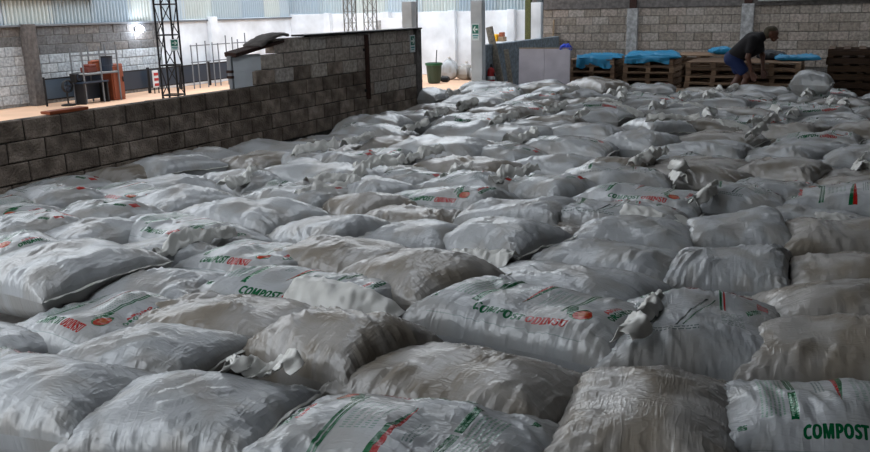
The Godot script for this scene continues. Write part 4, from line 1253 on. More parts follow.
	sack(-2.48, -3.80, 2, 0.88, 0.56, 0.26, "D", -0.01, 0.09, -0.24, 1.4, "", "plain sack with faint creases and a lump on top, behind the plump dark-ended one")
	sack(-2.40, -3.25, -1, 1.05, 0.56, 0.25, "C", 0.02, 0.08, -0.24, 1.0, "R2", "printed compost sack partly covered by a loose white flap")
	sack(-2.94, -4.31, -18, 0.72, 0.61, 0.24, "P", 0.05, 0.08, -0.03, 1.0, "", "plain sack lying on the slant, end to end with the slanting printed one")
	sack(-2.98, -3.59, -3, 0.84, 0.57, 0.24, "C", 0.01, 0.08, -0.24, 1.0, "L", "slanting printed sack with a torn white mouth at its low end")
	sack(-3.78, -3.96, -8, 1.00, 0.56, 0.24, "C", -0.01, 0.08, -0.24, 1.0, "", "printed sack with a bright orange mark at one end of its lettering")
	sack(-3.75, -4.48, -6, 1.05, 0.56, 0.25, "P", 0.03, 0.08, -0.24, 1.0, "", "large smooth bluish sack behind the printed sack with the orange mark")
	sack(-3.72, -2.95, -8, 0.84, 0.77, 0.25, "P", 0.03, 0.16, 0.04, 1.0, "", "big bluish plain sack raised on its neighbours at the photo's edge, one corner pointed")
	sack(-4.51, -3.20, -13, 0.91, 0.56, 0.25, "C", 0.03, 0.08, -0.04, 1.0, "", "printed sack with a round orange mark tucked behind the big raised bluish sack")
	sack(-3.09, -2.62, 0, 0.64, 0.65, 0.22, "C", 0.00, 0.08, -0.16, 1.0, "", "printed sack sloping away under the wrinkled long sack, red and green lettering")
	sack(-2.99, -1.90, 1, 0.62, 0.56, 0.22, "T", 0.02, 0.08, -0.24, 1.0, "", "small visible part of a printed sack at the photo's edge below the raised bluish one")
	sack(-3.46, -2.17, -6, 0.64, 0.56, 0.20, "P", 0.02, 0.07, -0.24, 1.0, "", "plain sack corner at the photo's edge directly below the raised bluish sack")
	sack(-3.22, -3.02, 12, 0.85, 0.59, 0.22, "P", 0.02, 0.07, 0.00, 1.0, "", "shaded plain sack underneath the pointed corner of the raised bluish sack")
	sack(-3.66, -3.47, -12, 0.72, 0.56, 0.23, "P", 0.04, 0.08, -0.24, 1.0, "", "plain sack sloping between the raised bluish sack and the printed orange-marked one")
	sack(-4.39, -3.71, 0, 0.66, 0.56, 0.23, "P", 0.00, 0.08, -0.24, 1.0, "", "grey plain sack with a pale blunt end, behind the raised bluish sack")
	sack(-4.85, -3.61, -13, 0.63, 0.56, 0.25, "T", 0.03, 0.08, -0.24, 1.0, "", "printed sack with small print three percent across and fifty-two percent down the photo")
	sack(-4.69, -4.02, 2, 0.76, 0.56, 0.24, "T", 0.03, 0.08, -0.24, 1.0, "", "printed sack with small print eleven percent across and fifty percent down the photo")
	sack(-5.31, -3.84, -2, 0.68, 0.56, 0.24, "C", 0.00, 0.08, -0.24, 1.0, "", "printed sack with coloured lettering one percent across and forty-nine percent down the photo")
	sack(-4.51, -4.64, -14, 0.66, 0.56, 0.24, "P", 0.05, 0.08, -0.24, 1.0, "", "plain pale sack twenty percent across and forty-six percent down the photo")
	sack(-5.06, -4.67, -8, 0.89, 0.56, 0.23, "C", -0.00, 0.08, -0.24, 1.0, "", "clean printed compost sack, fourth back along the block wall side")
	sack(-5.47, -4.30, -9, 0.70, 0.56, 0.25, "T", 0.03, 0.08, -0.24, 1.0, "", "printed sack with small print six percent across and forty-six percent down the photo")
	sack(-5.53, -3.93, -5, 0.71, 0.56, 0.24, "C", -0.01, 0.08, -0.24, 1.0, "", "printed sack with coloured lettering cut by the photo's edge about forty-eight percent down it")
	sack(-5.59, -5.64, -5, 0.77, 0.66, 0.23, "P", 0.04, 0.11, -0.24, 1.0, "", "long pale sack with its end against the block wall, bright among darker ones")
	sack(-4.95, -5.04, -6, 0.64, 0.56, 0.22, "P", -0.00, 0.10, -0.24, 1.6, "", "plain pale sack twenty percent across and forty-three percent down the photo")
	sack(-5.76, -4.66, 2, 0.62, 0.56, 0.25, "T", 0.02, 0.08, -0.24, 1.0, "", "printed sack with small print seven percent across and forty-three percent down the photo")
	sack(-5.75, -5.35, -5, 0.62, 0.56, 0.22, "D", 0.01, 0.10, -0.24, 1.6, "", "dusty grey-brown plain sack fifteen percent across and forty percent down the photo")
	sack(-5.75, -5.92, -4, 0.62, 0.56, 0.21, "P", 0.03, 0.10, -0.24, 1.6, "", "plain pale sack twenty percent across and thirty-eight percent down the photo")
	sack(-4.64, -5.48, -6, 0.79, 0.56, 0.21, "P", 0.01, 0.10, -0.24, 1.6, "", "plain pale sack twenty-seven percent across and forty-two percent down the photo")
	sack(-3.97, -5.79, -9, 1.07, 0.56, 0.25, "P", -0.00, 0.11, -0.24, 1.0, "", "wide smooth bluish sack in the middle distance with a crisp hemmed end")
	sack(-3.72, -5.04, 1, 0.86, 0.56, 0.23, "T", 0.03, 0.10, -0.24, 1.0, "", "bluish sack with thin green stripes below the wide smooth one")
	sack(-3.14, -5.02, -21, 0.64, 0.56, 0.22, "D", 0.02, 0.10, -0.24, 1.6, "L", "dusty grey-brown plain sack forty-one percent across and forty-seven percent down the photo")
	sack(-4.44, -4.71, -4, 0.64, 0.56, 0.23, "P", 0.01, 0.08, -0.24, 1.0, "", "plain pale sack twenty-two percent across and forty-six percent down the photo")
	sack(-4.97, -6.21, -4, 0.65, 0.56, 0.22, "D", 0.02, 0.10, -0.24, 1.8, "", "dusty grey-brown plain sack thirty percent across and thirty-eight percent down the photo")
	sack(-4.59, -6.41, -6, 0.66, 0.56, 0.22, "P", 0.01, 0.10, -0.24, 1.6, "", "plain pale sack thirty-five percent across and thirty-seven percent down the photo")
	sack(-4.21, -6.46, -14, 0.65, 0.56, 0.23, "T", 0.02, 0.11, -0.24, 1.6, "L", "printed sack with small print thirty-nine percent across and thirty-seven percent down the photo")
	sack(-5.53, -6.20, -5, 0.64, 0.56, 0.23, "P", 0.01, 0.11, -0.24, 1.6, "", "plain pale sack twenty-four percent across and thirty-seven percent down the photo")
	sack(-3.64, -7.43, -10, 1.08, 0.67, 0.24, "P", 0.02, 0.11, -0.05, 1.0, "", "bluish plain sack with a gathered crumpled mouth at one end, middle distance")
	sack(-3.05, -6.65, -7, 0.87, 0.56, 0.22, "D", 0.00, 0.10, -0.24, 2.0, "L", "dusty grey-brown plain sack fifty-three percent across and thirty-nine percent down the photo")
	sack(-3.01, -7.49, -17, 0.79, 0.56, 0.22, "T", -0.00, 0.10, -0.24, 1.6, "", "printed sack with small print fifty-eight percent across and thirty-five percent down the photo")
	sack(-3.33, -8.53, -27, 0.89, 0.56, 0.24, "P", 0.03, 0.11, -0.17, 1.0, "", "plain sack with a long straight upper hem, far middle")
	sack(-2.60, -8.72, -4, 0.84, 0.56, 0.26, "P", 0.02, 0.12, -0.06, 1.0, "", "rounded full sack with a gathered mouth beside the straight-hemmed one")
	sack(-2.35, -7.08, -8, 0.80, 0.56, 0.22, "P", 0.00, 0.10, -0.24, 1.6, "", "plain pale sack sixty-four percent across and thirty-eight percent down the photo")
	sack(-3.29, -6.01, -19, 0.64, 0.56, 0.21, "T", 0.00, 0.10, -0.24, 2.0, "L", "printed sack with small print forty-seven percent across and forty-one percent down the photo")
	sack(-2.69, -5.92, -6, 0.82, 0.56, 0.23, "T", 0.02, 0.10, -0.24, 1.6, "", "printed sack with small print fifty-four percent across and forty-three percent down the photo")
	sack(-2.07, -6.06, -16, 0.62, 0.56, 0.22, "T", 0.02, 0.10, -0.18, 2.0, "L", "printed sack with small print sixty-three percent across and forty-four percent down the photo")
	sack(-2.64, -5.37, 2, 0.88, 0.56, 0.23, "C", 0.02, 0.10, -0.24, 1.6, "", "printed sack with coloured lettering fifty-one percent across and forty-six percent down the photo")
	sack(-3.29, -5.39, -17, 0.62, 0.56, 0.23, "P", 0.02, 0.10, -0.24, 1.6, "L", "plain pale sack forty-two percent across and forty-five percent down the photo")
	sack(-1.84, -7.02, -9, 0.64, 0.56, 0.22, "D", 0.02, 0.10, -0.24, 1.6, "R", "dusty grey-brown plain sack seventy percent across and thirty-nine percent down the photo")
	sack(-1.15, -6.95, -11, 0.85, 0.56, 0.22, "D", 0.01, 0.10, -0.15, 1.6, "", "dusty grey-brown plain sack eighty percent across and forty-one percent down the photo")
	sack(-1.97, -8.47, -24, 0.78, 0.56, 0.25, "P", 0.02, 0.11, -0.03, 1.6, "", "plain pale sack seventy-three percent across and thirty-three percent down the photo")
	sack(-2.02, -9.65, -54, 0.92, 0.56, 0.24, "P", 0.03, 0.11, 0.14, 1.6, "R", "plain pale sack seventy-five percent across and twenty-nine percent down the photo")
	sack(-1.26, -8.20, -2, 0.83, 0.56, 0.23, "P", 0.01, 0.10, -0.18, 1.6, "", "plain pale sack eighty-one percent across and thirty-five percent down the photo")
	sack(-1.14, -7.33, -1, 0.80, 0.69, 0.21, "D", 0.01, 0.10, -0.16, 1.6, "L", "dusty grey-brown plain sack eighty-one percent across and thirty-nine percent down the photo")
	sack(-1.30, -8.91, -4, 0.91, 0.69, 0.22, "D", 0.02, 0.10, -0.18, 1.6, "R", "dusty grey-brown plain sack eighty-two percent across and thirty-two percent down the photo")
	sack(-0.54, -8.31, -25, 0.68, 0.56, 0.22, "P", 0.02, 0.10, -0.05, 1.6, "", "plain pale sack ninety percent across and thirty-five percent down the photo")
	sack(-0.50, -7.31, -13, 0.65, 0.56, 0.23, "D", 0.02, 0.10, -0.05, 1.6, "", "dusty grey-brown plain sack ninety percent across and forty percent down the photo")
	sack(-0.52, -6.58, -4, 0.64, 0.58, 0.22, "T", 0.02, 0.10, -0.15, 1.6, "", "printed sack with small print eighty-eight percent across and forty-four percent down the photo")
	sack(0.11, -8.04, 3, 0.72, 0.56, 0.24, "P", 0.02, 0.11, -0.05, 1.6, "", "plain pale sack ninety-nine percent across and thirty-seven percent down the photo")
	sack(0.17, -6.87, 12, 0.74, 0.66, 0.22, "D", 0.02, 0.10, 0.06, 1.6, "", "dusty grey-brown plain sack cut by the photo's edge about forty-four percent down it")
	sack(-0.58, -9.76, -23, 0.66, 0.56, 0.23, "D", 0.02, 0.10, -0.02, 1.6, "L", "dusty grey-brown plain sack ninety-one percent across and thirty percent down the photo")
	sack(0.10, -9.85, -11, 0.79, 0.66, 0.23, "D", 0.03, 0.11, 0.06, 1.6, "", "dusty grey-brown plain sack ninety-nine percent across and thirty-one percent down the photo")
	sack(-7.15, -11.92, -24, 1.03, 0.56, 0.27, "P", 0.01, 0.12, 0.22, 1.0, "", "far sack heaped against the foot of the block wall below its rusty pipe")
	sack(-6.23, -12.03, -15, 1.05, 0.56, 0.26, "P", 0.02, 0.12, -0.09, 1.0, "", "far plain sack in front of the doorway beside the arrow-sign wall end")
	sack(-4.07, -12.66, -17, 1.02, 0.56, 0.28, "P", 0.01, 0.13, -0.15, 1.0, "", "far plain sack with a red-edged seam in front of the white leaning board")
	sack(-3.85, -13.63, -35, 1.06, 0.56, 0.31, "D", 0.02, 0.14, -0.14, 1.8, "", "shiny crumpled sack highest at the far edge in front of the blue-covered pallets")
	sack(-0.60, -13.10, -4, 0.52, 0.52, 0.31, "P", -0.00, 0.35, 0.00, 1.0, "", "pale rounded sack set on top of the others in front of the dark pallet stack")
	sack(-5.85, -13.79, 2, 0.93, 0.57, 0.24, "T", 0.02, 0.11, -0.09, 1.6, "", "printed sack with small print fifty-six percent across and twenty percent down the photo")
	sack(-4.93, -13.82, 3, 0.91, 0.57, 0.23, "P", 0.05, 0.11, 0.10, 1.6, "", "plain pale sack sixty-two percent across and twenty percent down the photo")
	sack(-3.06, -13.73, 7, 0.90, 0.59, 0.23, "T", 0.05, 0.11, 0.01, 1.6, "", "printed sack with small print seventy-four percent across and twenty-one percent down the photo")
	sack(-2.17, -13.72, -4, 0.91, 0.56, 0.22, "D", -0.00, 0.10, 0.06, 1.6, "R", "dusty grey-brown plain sack eighty-one percent across and twenty-two percent down the photo")
	sack(-1.29, -13.77, 8, 0.89, 0.57, 0.25, "P", -0.01, 0.11, 0.08, 1.6, "R", "plain pale sack eighty-eight percent across and twenty-one percent down the photo")
	sack(-0.43, -13.76, -6, 0.88, 0.57, 0.23, "C", -0.00, 0.11, 0.10, 1.6, "L", "printed sack with coloured lettering ninety-five percent across and twenty-two percent down the photo")
	sack(0.45, -13.80, 6, 0.92, 0.58, 0.21, "T", 0.03, 0.10, -0.04, 1.6, "R", "printed sack with small print cut by the photo's edge about twenty-three percent down it")
	sack(1.33, -13.81, 8, 0.87, 0.59, 0.21, "P", -0.03, 0.10, 0.02, 1.6, "R", "plain pale sack beyond the photo's edge level with twenty-three percent down it")
	sack(2.20, -13.73, -9, 0.91, 0.58, 0.23, "T", -0.02, 0.10, -0.01, 1.6, "R", "printed sack with small print beyond the photo's edge level with twenty-three percent down it")
	sack(-5.58, -13.31, 7, 1.00, 0.56, 0.24, "P", 0.03, 0.11, -0.04, 1.6, "", "plain pale sack fifty-seven percent across and twenty-one percent down the photo")
	sack(-4.64, -13.36, -3, 0.91, 0.56, 0.24, "D", -0.04, 0.11, -0.05, 1.6, "", "dusty grey-brown plain sack sixty-three percent across and twenty-one percent down the photo")
	sack(-1.51, -13.32, -8, 0.86, 0.57, 0.21, "P", 0.03, 0.10, 0.03, 1.6, "L", "plain pale sack eighty-six percent across and twenty-two percent down the photo")
	sack(-0.60, -13.29, 4, 0.98, 0.60, 0.21, "P", -0.02, 0.09, 0.03, 1.6, "", "plain pale sack ninety-three percent across and twenty-three percent down the photo")
	sack(1.00, -13.33, -4, 0.93, 0.57, 0.23, "P", 0.03, 0.10, 0.08, 1.6, "", "plain pale sack beyond the photo's edge level with twenty-three percent down it lower")
	sack(1.91, -13.35, -0, 0.91, 0.55, 0.24, "T", 0.04, 0.11, -0.07, 1.6, "R", "printed sack with small print beyond the photo's edge level with twenty-four percent down it")
	sack(-5.31, -12.90, 7, 0.91, 0.60, 0.22, "C", -0.02, 0.10, 0.04, 1.6, "", "printed sack with coloured lettering fifty-seven percent across and twenty-two percent down the photo")
	sack(-3.10, -12.88, -0, 0.99, 0.53, 0.21, "C", -0.01, 0.10, -0.05, 1.6, "R2", "printed sack with coloured lettering seventy-two percent across and twenty-two percent down the photo")
	sack(-2.15, -12.96, 4, 0.95, 0.58, 0.22, "T", 0.03, 0.10, -0.01, 1.6, "R2", "printed sack with small print eighty percent across and twenty-three percent down the photo")
	sack(-0.30, -12.88, 8, 0.94, 0.55, 0.22, "C", -0.03, 0.10, -0.07, 1.6, "", "printed sack with coloured lettering ninety-six percent across and twenty-four percent down the photo")
	sack(0.60, -12.89, -6, 0.90, 0.55, 0.22, "T", 0.03, 0.10, 0.05, 1.6, "", "printed sack with small print beyond the photo's edge level with twenty-four percent down it lower")
	sack(1.51, -12.88, -2, 0.92, 0.53, 0.24, "P", 0.02, 0.11, -0.01, 1.6, "", "plain pale sack beyond the photo's edge level with twenty-four percent down it")
	sack(-2.66, -12.47, 8, 0.94, 0.57, 0.21, "C", -0.02, 0.10, -0.05, 1.6, "L", "printed sack with coloured lettering seventy-five percent across and twenty-three percent down the photo")
	sack(-1.42, -12.53, -3, 0.99, 0.57, 0.22, "C", 0.01, 0.10, -0.07, 1.6, "L", "printed sack with coloured lettering eighty-five percent across and twenty-four percent down the photo")
	sack(-0.18, -12.48, -4, 0.89, 0.56, 0.22, "D", -0.03, 0.10, -0.08, 1.6, "L", "dusty grey-brown plain sack ninety-seven percent across and twenty-four percent down the photo")
	sack(2.39, -12.59, -8, 0.95, 0.58, 0.22, "P", 0.03, 0.10, -0.02, 1.6, "L", "plain pale sack beyond the photo's edge level with twenty-six percent down it")
	sack(-5.18, -12.14, -1, 1.02, 0.57, 0.22, "T", -0.01, 0.10, -0.07, 1.6, "", "printed sack with small print fifty-six percent across and twenty-three percent down the photo")
	sack(-4.25, -12.08, -6, 0.88, 0.57, 0.24, "C", 0.03, 0.11, -0.08, 1.6, "R", "printed sack with coloured lettering sixty-two percent across and twenty-three percent down the photo")
	sack(-2.65, -12.06, -1, 0.96, 0.53, 0.21, "P", -0.04, 0.09, 0.02, 1.6, "L", "plain pale sack seventy-four percent across and twenty-four percent down the photo")
	sack(-1.73, -12.13, -5, 0.90, 0.54, 0.23, "T", 0.03, 0.10, 0.06, 1.6, "L", "printed sack with small print eighty-two percent across and twenty-four percent down the photo")
	sack(-0.80, -12.08, 7, 1.00, 0.58, 0.21, "C", -0.00, 0.09, -0.07, 1.6, "R", "printed sack with coloured lettering ninety-one percent across and twenty-five percent down the photo")
	sack(0.77, -12.10, -7, 0.94, 0.56, 0.21, "P", -0.03, 0.10, 0.02, 1.6, "R", "plain pale sack beyond the photo's edge level with twenty-six percent down it lower")
	sack(1.65, -12.08, 0, 0.87, 0.57, 0.23, "C", 0.00, 0.10, 0.06, 1.6, "R2", "printed sack with coloured lettering beyond the photo's edge level with twenty-six percent down it")
	sack(2.50, -12.04, -9, 0.89, 0.56, 0.24, "D", -0.01, 0.11, -0.08, 1.6, "L", "dusty grey-brown plain sack beyond the photo's edge level with twenty-seven percent down it")
	sack(-5.04, -11.69, 8, 1.01, 0.59, 0.21, "D", -0.03, 0.09, 0.05, 1.6, "L", "dusty grey-brown plain sack fifty-six percent across and twenty-four percent down the photo")
	sack(-3.42, -11.69, -9, 1.00, 0.56, 0.22, "D", 0.03, 0.10, 0.01, 1.6, "R2", "dusty grey-brown plain sack sixty-eight percent across and twenty-four percent down the photo")
	sack(-2.47, -11.63, 7, 0.92, 0.55, 0.23, "T", -0.02, 0.11, -0.08, 1.6, "L", "printed sack with small print seventy-five percent across and twenty-five percent down the photo")
	sack(-0.61, -11.68, 2, 0.93, 0.54, 0.22, "C", -0.01, 0.10, 0.02, 1.6, "", "printed sack with coloured lettering ninety-two percent across and twenty-six percent down the photo")
	sack(0.30, -11.71, 1, 0.93, 0.54, 0.23, "C", -0.02, 0.10, 0.02, 1.6, "L", "printed sack with coloured lettering cut by the photo's edge about twenty-six percent down it")
	sack(1.49, -11.66, 8, 0.89, 0.59, 0.21, "C", 0.04, 0.10, -0.10, 1.6, "", "printed sack with coloured lettering beyond the photo's edge level with twenty-seven percent down it")
	sack(-5.00, -11.22, 4, 0.99, 0.58, 0.24, "P", -0.01, 0.11, 0.06, 1.6, "", "plain pale sack fifty-four percent across and twenty-four percent down the photo")
	sack(-4.07, -11.21, 9, 0.92, 0.54, 0.24, "D", -0.00, 0.11, 0.01, 1.6, "", "dusty grey-brown plain sack sixty-one percent across and twenty-five percent down the photo")
	sack(-2.21, -11.23, 8, 0.92, 0.55, 0.22, "T", 0.04, 0.10, 0.03, 1.6, "R2", "printed sack with small print seventy-seven percent across and twenty-six percent down the photo")
	sack(-1.32, -11.20, -8, 0.88, 0.56, 0.22, "D", -0.00, 0.10, -0.05, 1.6, "", "dusty grey-brown plain sack eighty-five percent across and twenty-six percent down the photo")
	sack(-0.45, -11.26, 9, 0.88, 0.53, 0.23, "C", 0.04, 0.10, -0.05, 1.6, "L", "printed sack with coloured lettering ninety-four percent across and twenty-seven percent down the photo")
	sack(0.42, -11.22, -6, 0.89, 0.53, 0.24, "P", -0.02, 0.11, -0.01, 1.6, "R2", "plain pale sack cut by the photo's edge about twenty-seven percent down it")
	sack(1.57, -11.20, 2, 0.87, 0.56, 0.24, "C", 0.01, 0.11, -0.09, 1.6, "R2", "printed sack with coloured lettering beyond the photo's edge level with twenty-eight percent down it")
	sack(2.44, -11.20, 3, 0.94, 0.57, 0.23, "P", -0.02, 0.11, -0.02, 1.6, "R", "plain pale sack beyond the photo's edge level with twenty-nine percent down it")
	sack(-4.00, -10.82, -7, 0.94, 0.55, 0.21, "C", -0.03, 0.10, 0.04, 1.6, "R", "printed sack with coloured lettering sixty-one percent across and twenty-six percent down the photo")
	sack(-3.05, -10.91, 6, 1.01, 0.54, 0.24, "C", -0.03, 0.11, -0.05, 1.6, "R2", "printed sack with coloured lettering sixty-nine percent across and twenty-six percent down the photo")
	sack(-1.78, -10.80, -6, 0.99, 0.55, 0.23, "P", -0.01, 0.10, -0.08, 1.6, "L", "plain pale sack eighty percent across and twenty-seven percent down the photo")
	sack(-0.23, -10.88, 3, 0.84, 0.55, 0.21, "P", 0.03, 0.09, -0.02, 1.6, "L", "plain pale sack ninety-six percent across and twenty-eight percent down the photo")
	sack(1.61, -10.78, 9, 0.98, 0.59, 0.22, "D", 0.01, 0.10, 0.04, 1.6, "R", "dusty grey-brown plain sack beyond the photo's edge level with thirty percent down it")
	sack(-5.18, -10.47, -3, 0.96, 0.58, 0.23, "D", 0.01, 0.10, -0.09, 1.6, "R", "dusty grey-brown plain sack fifty-one percent across and twenty-five percent down the photo")
	sack(-4.27, -10.35, -4, 0.89, 0.54, 0.22, "D", 0.03, 0.10, -0.05, 1.6, "L", "dusty grey-brown plain sack fifty-seven percent across and twenty-six percent down the photo")
	sack(-3.01, -10.36, -6, 0.98, 0.56, 0.21, "P", 0.04, 0.10, -0.03, 1.6, "L", "plain pale sack sixty-eight percent across and twenty-seven percent down the photo")
	sack(-1.07, -10.39, 2, 0.98, 0.58, 0.21, "C", -0.01, 0.09, 0.00, 1.6, "L", "printed sack with coloured lettering eighty-six percent across and twenty-nine percent down the photo")
	sack(-0.17, -10.45, -4, 0.89, 0.58, 0.21, "T", 0.01, 0.09, 0.08, 1.6, "R", "printed sack with small print ninety-six percent across and twenty-nine percent down the photo")
	sack(0.69, -10.45, 8, 0.89, 0.54, 0.21, "P", -0.03, 0.10, 0.10, 1.6, "R", "plain pale sack beyond the photo's edge level with thirty percent down it")
	sack(2.27, -10.45, -0, 1.02, 0.54, 0.23, "D", 0.01, 0.10, 0.03, 1.6, "R2", "dusty grey-brown plain sack beyond the photo's edge level with thirty-one percent down it")
	sack(-1.50, -9.94, -1, 0.95, 0.59, 0.21, "D", -0.03, 0.10, 0.01, 1.6, "R2", "dusty grey-brown plain sack eighty-one percent across and twenty-nine percent down the photo")
	sack(1.09, -10.03, -6, 1.00, 0.57, 0.23, "C", 0.00, 0.11, 0.05, 1.6, "", "printed sack with coloured lettering beyond the photo's edge level with thirty-one percent down it")
	sack(2.04, -9.94, 5, 0.96, 0.56, 0.22, "D", -0.03, 0.10, -0.07, 1.6, "R", "dusty grey-brown plain sack beyond the photo's edge level with thirty-three percent down it")
	sack(-5.20, -9.54, -0, 0.94, 0.57, 0.22, "T", 0.02, 0.10, 0.04, 1.6, "", "printed sack with small print forty-seven percent across and twenty-seven percent down the photo")
	sack(-4.26, -9.57, 3, 0.99, 0.55, 0.23, "T", 0.01, 0.10, -0.09, 1.6, "L", "printed sack with small print fifty-four percent across and twenty-eight percent down the photo")
	sack(-3.32, -9.60, 5, 0.92, 0.55, 0.22, "D", 0.03, 0.10, 0.05, 1.6, "R", "dusty grey-brown plain sack sixty-three percent across and twenty-nine percent down the photo")
	sack(0.95, -9.57, 5, 0.96, 0.55, 0.22, "P", 0.04, 0.10, 0.01, 1.6, "", "plain pale sack beyond the photo's edge level with thirty-three percent down it")
	sack(2.18, -9.52, -1, 0.89, 0.59, 0.22, "P", -0.04, 0.10, 0.06, 1.6, "R2", "plain pale sack beyond the photo's edge level with thirty-five percent down it")
	sack(-4.10, -9.17, -4, 0.90, 0.53, 0.24, "C", -0.00, 0.11, 0.05, 1.6, "R", "printed sack with coloured lettering fifty-four percent across and twenty-nine percent down the photo")
	sack(-3.19, -9.17, -1, 0.98, 0.54, 0.22, "P", -0.02, 0.10, 0.00, 1.6, "L", "plain pale sack sixty-three percent across and thirty percent down the photo")
	sack(-0.34, -9.17, -7, 0.84, 0.54, 0.21, "C", 0.05, 0.09, 0.07, 1.6, "", "printed sack with coloured lettering ninety-four percent across and thirty-three percent down the photo")
	sack(0.54, -9.09, 4, 0.95, 0.55, 0.22, "C", -0.02, 0.10, 0.01, 1.6, "R2", "printed sack with coloured lettering beyond the photo's edge level with thirty-four percent down it")
	sack(-5.24, -8.80, 2, 0.90, 0.58, 0.24, "P", 0.03, 0.11, 0.07, 1.6, "", "plain pale sack forty-three percent across and twenty-nine percent down the photo")
	sack(-4.02, -8.73, 8, 0.91, 0.57, 0.23, "T", 0.03, 0.10, 0.02, 1.6, "R", "printed sack with small print fifty-three percent across and thirty percent down the photo")
	sack(-0.22, -8.75, 4, 0.96, 0.54, 0.21, "P", 0.01, 0.09, 0.04, 1.6, "R", "plain pale sack ninety-five percent across and thirty-five percent down the photo")
	sack(1.36, -8.73, -2, 0.92, 0.60, 0.22, "C", 0.04, 0.10, -0.06, 1.6, "L", "printed sack with coloured lettering beyond the photo's edge level with thirty-six percent down it")
	sack(2.31, -8.75, -4, 0.98, 0.53, 0.24, "T", 0.04, 0.11, 0.09, 1.6, "R", "printed sack with small print beyond the photo's edge level with thirty-eight percent down it")
	sack(-4.94, -8.29, 4, 1.03, 0.54, 0.22, "T", -0.02, 0.10, 0.10, 1.6, "R", "printed sack with small print forty-three percent across and thirty-one percent down the photo")
	sack(0.76, -8.29, -9, 0.86, 0.56, 0.21, "P", 0.04, 0.10, -0.04, 1.6, "R2", "plain pale sack beyond the photo's edge level with thirty-eight percent down it")
	sack(1.64, -8.29, 2, 0.95, 0.59, 0.22, "C", -0.01, 0.10, -0.05, 1.6, "R2", "printed sack with coloured lettering beyond the photo's edge level with thirty-nine percent down it")
	sack(-5.21, -7.89, 1, 0.89, 0.63, 0.17, "P", 0.01, 0.08, -0.08, 1.6, "", "plain pale sack thirty-nine percent across and thirty-two percent down the photo")
	sack(-4.33, -7.94, 12, 0.93, 0.68, 0.17, "D", -0.02, 0.08, 0.08, 1.6, "R2", "dusty grey-brown plain sack forty-seven percent across and thirty-three percent down the photo")
	sack(-3.41, -7.87, 6, 0.96, 0.69, 0.17, "C", 0.02, 0.08, 0.04, 1.6, "R2", "printed sack with coloured lettering fifty-five percent across and thirty-four percent down the photo")
	sack(-2.51, -7.89, -1, 0.90, 0.67, 0.24, "T", 0.01, 0.11, 0.09, 1.6, "L", "printed sack with small print sixty-five percent across and thirty-four percent down the photo")
	sack(-1.33, -7.85, 8, 0.93, 0.70, 0.17, "T", -0.03, 0.08, -0.01, 1.6, "", "printed sack with small print seventy-nine percent across and thirty-seven percent down the photo")
	sack(-0.41, -7.84, 0, 0.97, 0.70, 0.17, "P", -0.02, 0.08, 0.04, 1.6, "R", "plain pale sack ninety-two percent across and thirty-nine percent down the photo")
	sack(0.83, -7.89, 14, 0.88, 0.65, 0.17, "C", -0.00, 0.08, -0.05, 1.6, "R", "printed sack with coloured lettering beyond the photo's edge level with forty-one percent down it")
	sack(1.72, -7.88, 10, 0.92, 0.64, 0.17, "C", 0.04, 0.08, -0.09, 1.6, "R2", "printed sack with coloured lettering beyond the photo's edge level with forty-three percent down it")
	sack(-5.10, -7.43, 6, 0.90, 0.69, 0.17, "D", -0.01, 0.08, 0.02, 1.6, "R", "dusty grey-brown plain sack thirty-seven percent across and thirty-four percent down the photo")
	sack(0.14, -7.40, -2, 1.02, 0.65, 0.17, "D", 0.01, 0.08, -0.05, 1.6, "", "dusty grey-brown plain sack cut by the photo's edge about forty-two percent down it")
	sack(1.13, -7.38, 7, 1.00, 0.65, 0.17, "C", -0.02, 0.08, -0.02, 1.6, "L", "printed sack with coloured lettering beyond the photo's edge level with forty-four percent down it")
	sack(2.07, -7.36, 1, 0.91, 0.65, 0.22, "D", 0.04, 0.10, -0.03, 1.6, "L", "dusty grey-brown plain sack beyond the photo's edge level with forty-five percent down it")
	sack(-5.25, -6.90, 8, 0.96, 0.65, 0.21, "P", -0.03, 0.09, -0.04, 1.6, "", "plain pale sack thirty-two percent across and thirty-five percent down the photo")
	sack(-4.29, -6.92, 0, 0.99, 0.65, 0.17, "C", 0.04, 0.08, -0.02, 1.6, "", "printed sack with coloured lettering forty-two percent across and thirty-seven percent down the photo")
	sack(0.83, -6.85, 14, 0.98, 0.63, 0.17, "D", -0.04, 0.08, -0.01, 1.6, "", "dusty grey-brown plain sack beyond the photo's edge level with forty-seven percent down it")
	sack(1.76, -6.86, 5, 0.92, 0.68, 0.21, "C", 0.01, 0.10, 0.07, 1.6, "", "printed sack with coloured lettering beyond the photo's edge level with forty-eight percent down it")
	sack(-3.68, -6.44, 6, 0.92, 0.64, 0.17, "T", 0.01, 0.08, -0.02, 1.6, "R2", "printed sack with small print forty-five percent across and forty percent down the photo")
	sack(-2.50, -6.34, 5, 0.85, 0.69, 0.17, "C", 0.02, 0.08, -0.08, 1.6, "L", "printed sack with coloured lettering fifty-nine percent across and forty-two percent down the photo")
	sack(-1.64, -6.46, 14, 0.90, 0.64, 0.24, "T", -0.03, 0.11, -0.03, 1.6, "R", "printed sack with small print seventy-one percent across and forty-two percent down the photo")
	sack(0.93, -6.36, 8, 1.01, 0.63, 0.21, "D", 0.01, 0.10, 0.04, 1.6, "L", "dusty grey-brown plain sack beyond the photo's edge level with fifty percent down it")
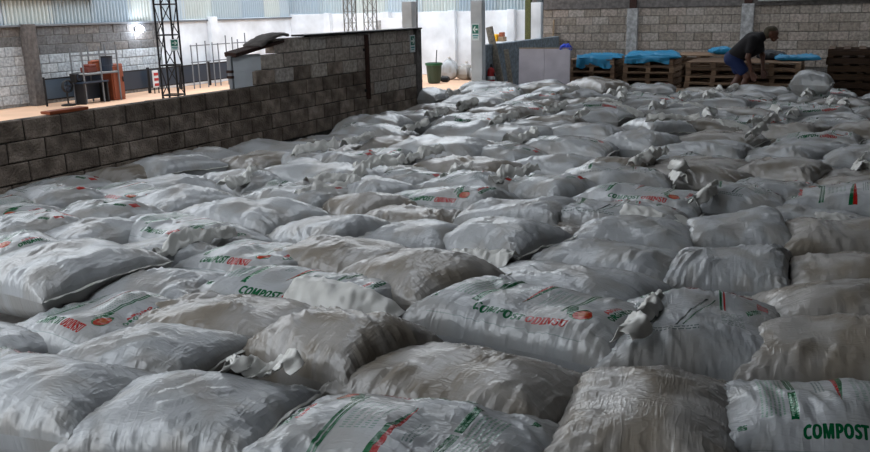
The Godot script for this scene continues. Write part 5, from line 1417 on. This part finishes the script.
	sack(1.91, -6.35, 7, 0.96, 0.70, 0.24, "P", 0.02, 0.11, -0.06, 1.6, "R2", "plain pale sack beyond the photo's edge level with fifty-two percent down it")
	sack(-0.24, -5.90, 6, 0.96, 0.70, 0.17, "P", -0.02, 0.08, 0.01, 1.6, "R2", "plain pale sack ninety-two percent across and fifty-one percent down the photo")
	sack(0.71, -5.95, 13, 1.00, 0.63, 0.17, "T", -0.03, 0.08, -0.09, 1.6, "R", "printed sack with small print beyond the photo's edge level with fifty-three percent down it")
	sack(1.64, -5.87, 9, 0.89, 0.66, 0.17, "C", -0.00, 0.08, -0.05, 1.6, "R", "printed sack with coloured lettering beyond the photo's edge level with fifty-eight percent down it")
	sack(-3.94, -5.44, 14, 1.01, 0.64, 0.17, "C", -0.00, 0.08, 0.07, 1.6, "L", "printed sack with coloured lettering thirty-five percent across and forty-four percent down the photo")
	sack(-1.37, -5.40, 5, 0.99, 0.67, 0.21, "T", -0.02, 0.10, 0.06, 1.6, "R2", "printed sack with small print seventy-one percent across and fifty percent down the photo")
	sack(0.82, -5.44, 14, 0.90, 0.65, 0.23, "D", -0.02, 0.10, -0.06, 1.6, "", "dusty grey-brown plain sack beyond the photo's edge level with fifty-seven percent down it")
	sack(1.69, -5.38, -3, 0.89, 0.68, 0.24, "C", -0.02, 0.11, -0.06, 1.6, "L", "printed sack with coloured lettering beyond the photo's edge level with sixty-two percent down it")
	sack(0.68, -4.93, -1, 0.97, 0.67, 0.19, "T", 0.03, 0.06, -0.05, 0.8, "", "printed sack with small print beyond the photo's edge level with sixty-four percent down it")
	sack(1.59, -4.96, 14, 0.85, 0.66, 0.19, "T", 0.03, 0.06, 0.05, 1.0, "R", "printed sack with small print beyond the photo's edge level with sixty-nine percent down it")
	sack(1.30, -4.35, 14, 1.00, 0.65, 0.23, "T", 0.00, 0.08, -0.09, 1.0, "L", "printed sack with small print beyond the photo's edge level with seventy-five percent down it")
	sack(0.97, -3.36, 12, 1.02, 0.65, 0.24, "P", -0.01, 0.08, -0.08, 1.0, "L", "plain pale sack beyond the photo's edge level with ninety-four percent down it")
